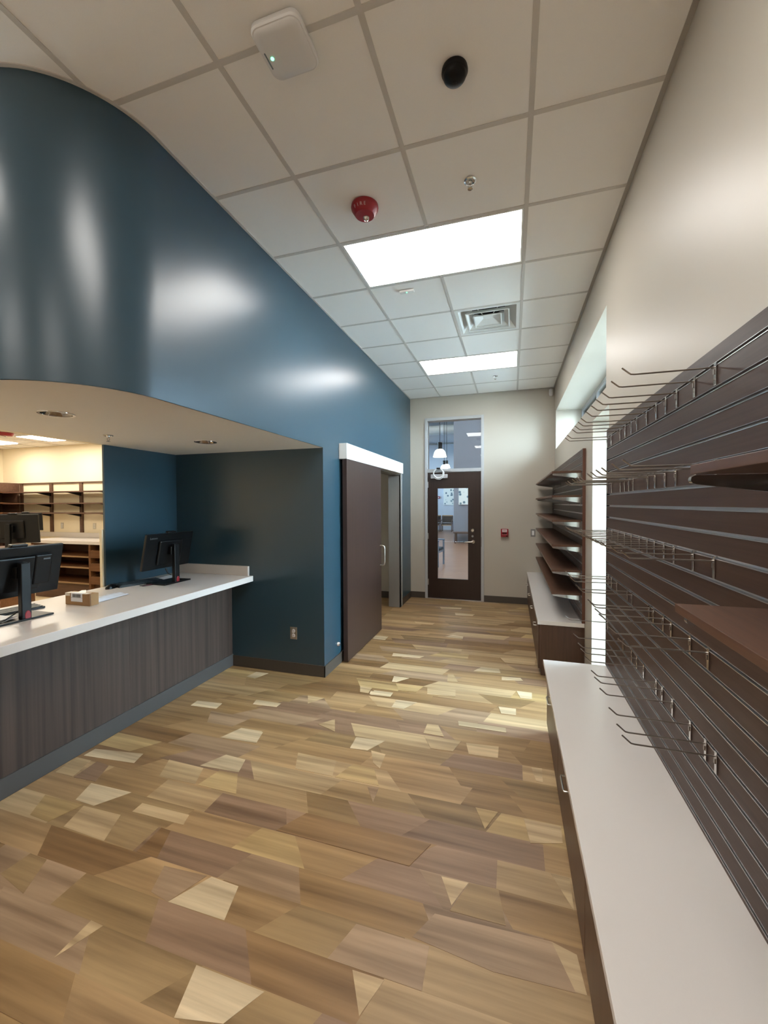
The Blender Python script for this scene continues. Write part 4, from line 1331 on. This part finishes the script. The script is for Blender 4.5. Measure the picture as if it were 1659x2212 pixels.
canvas('pale canvas with blue floral shapes on the far hall wall', -3.96, -2.75, 25.0, 1.51, 2.75, 1.3)
canvas('pale canvas with dark blue leaf shapes on the grey hall wall', -2.10, -0.9, 17.25, 1.56, 2.5, 4.7)
t = thing('hall_alarm', 'tiny red alarm box on the far hall wall left of the canvas', 'fire alarm', (-4.25, 25.0, 1.9))
obj('body', MB().box(-4.33, -4.18, 24.93, 24.999, 1.9, 2.05), M_red, t, bevel=0.01)
obj('label', MB().box(-4.29, -4.22, 24.925, 24.93, 1.94, 2.0), M_paper, t)


def chair(label, x, y, rz, mf, mu, pale=None):
    t = thing('waiting_chair', label, 'chair', (x, y, 0))
    t.rotation_euler = (0, 0, rz)
    obj('seat', MB().box(-0.27, 0.27, -0.27, 0.27, 0.40, 0.47), mu, t, local=True, bevel=0.015)
    obj('backrest', MB().box(-0.27, 0.27, 0.24, 0.30, 0.50, 0.88), mu, t, local=True, bevel=0.015)
    for sx in (-1, 1):
        for sy in (-1, 1):
            obj('leg', MB().box(sx * 0.3 - 0.02, sx * 0.3 + 0.02, sy * 0.27 - 0.02, sy * 0.27 + 0.02, 0, 0.66 if sy < 0 else 0.9), mf, t, local=True)
        obj('armrest', MB().box(sx * 0.3 - 0.03, sx * 0.3 + 0.03, -0.30, 0.28, 0.64, 0.675), mf, t, local=True, bevel=0.01)
    obj('seat_rail', MB().box(-0.28, 0.28, -0.275, -0.25, 0.35, 0.40), pale or mf, t, local=True)
    obj('top_rail', MB().box(-0.3, 0.3, 0.25, 0.29, 0.88, 0.93), pale or mf, t, local=True)
    return t


chair('dark upholstered chair by the far hall wall, left one', -4.25, 23.6, 0, M_darkwoodchair, M_blackuph, M_yellowwood)
chair('dark upholstered chair by the far hall wall, beside the grey wall edge', -3.55, 23.6, 0, M_darkwoodchair, M_blackuph, M_yellowwood)
chair('blue-grey framed chair just beyond the glazed door', -2.02, 10.6, math.radians(85), M_bluegrey, M_teal)
t = thing('hall_bench', 'dark wooden bench against the grey hall wall', 'bench', (-1.5, 16.85, 0))
obj('seat', MB().box(-2.24, -0.6, 16.6, 17.15, 0.40, 0.45), M_darkwoodchair, t)
for x in (-2.2, -0.68):
    for y in (16.63, 17.08):
        obj('leg', MB().box(x, x + 0.05, y, y + 0.05, 0, 0.40), M_darkwoodchair, t)


def pendant(label, x, y, zb, zt, r):
    t = thing('pendant_lamp', label, 'lamp', (x, y, zb), 'hall pendant lamps')
    H_ = r * 1.15
    prof = [(r * 0.98, 0.0), (r, 0.01), (r * 0.93, H_ * 0.25), (r * 0.82, H_ * 0.6), (r * 0.6, H_ * 0.88), (r * 0.36, H_), (r * 0.34, H_ * 0.97), (r * 0.56, H_ * 0.84), (r * 0.78, H_ * 0.56), (r * 0.9, H_ * 0.2), (r * 0.96, 0.005)]
    obj('shade', MB().lathe(prof, x, y, zb, 28, caps=False), M_shade, t, smooth=True)
    obj('socket_housing', MB().lathe([(r * 0.36, H_), (r * 0.36, H_ + r * 0.95), (r * 0.3, H_ + r)], x, y, zb, 20), M_framedark if False else M_monback, t, smooth=True)
    obj('cord', MB().tube([(x, y, zb + H_ + r), (x, y, zt)], 0.008, 6), M_black, t)


pendant('nearest bell-shaped pendant lamp seen through the transom', -1.758, 10.5, 2.80, 6.7, 0.175)
pendant('middle pendant lamp seen low in the transom', -2.665, 17.0, 3.02, 6.7, 0.17)
pendant('far pendant lamp at the grey wall edge in the transom', -2.44, 16.2, 3.0, 6.7, 0.14)
t = thing('air_duct', 'round pale air duct under the hall ceiling', 'duct', (-4.0, 23.0, 5.4))
obj('pipe', MB().tube([(-6.4, 23.0, 5.72), (5.9, 23.0, 5.72)], 0.27, 24), M_duct, t, smooth=True)
for x in (-5.4, -3.75, -2.2):
    obj('hanger', MB().tube([(x + 0.06, 23.0, 5.98), (x + 0.06, 23.0, 6.70)], 0.012, 6), M_duct, t)
    obj('collar', MB().tube([(x, 23.0, 5.72), (x + 0.12, 23.0, 5.72)], 0.29, 24), M_hallceil, t, smooth=True)
for i, (x, y) in enumerate(((-4.0, 9.5), (-0.5, 9.5), (-4.0, 14), (-0.5, 14), (-4.3, 20.5), (2.5, 12))):  # panels out of view, added to light the hall
    t = thing('ceiling_light', 'unseen hall ceiling light added for brightness, ' + ['left near', 'above the near chair', 'left middle', 'before the grey wall', 'before the far wall', 'right side'][i], 'light', (x, y, 6.69), 'added hall ceiling lights')
    obj('diffuser', MB().box(x - 0.6, x + 0.6, y - 0.6, y + 0.6, 6.68, 6.695), M_hallfill, t)
    obj('frame', MB().box(x - 0.63, x + 0.63, y - 0.63, y - 0.6, 6.67, 6.7).box(x - 0.63, x + 0.63, y + 0.6, y + 0.63, 6.67, 6.7), M_white, t)
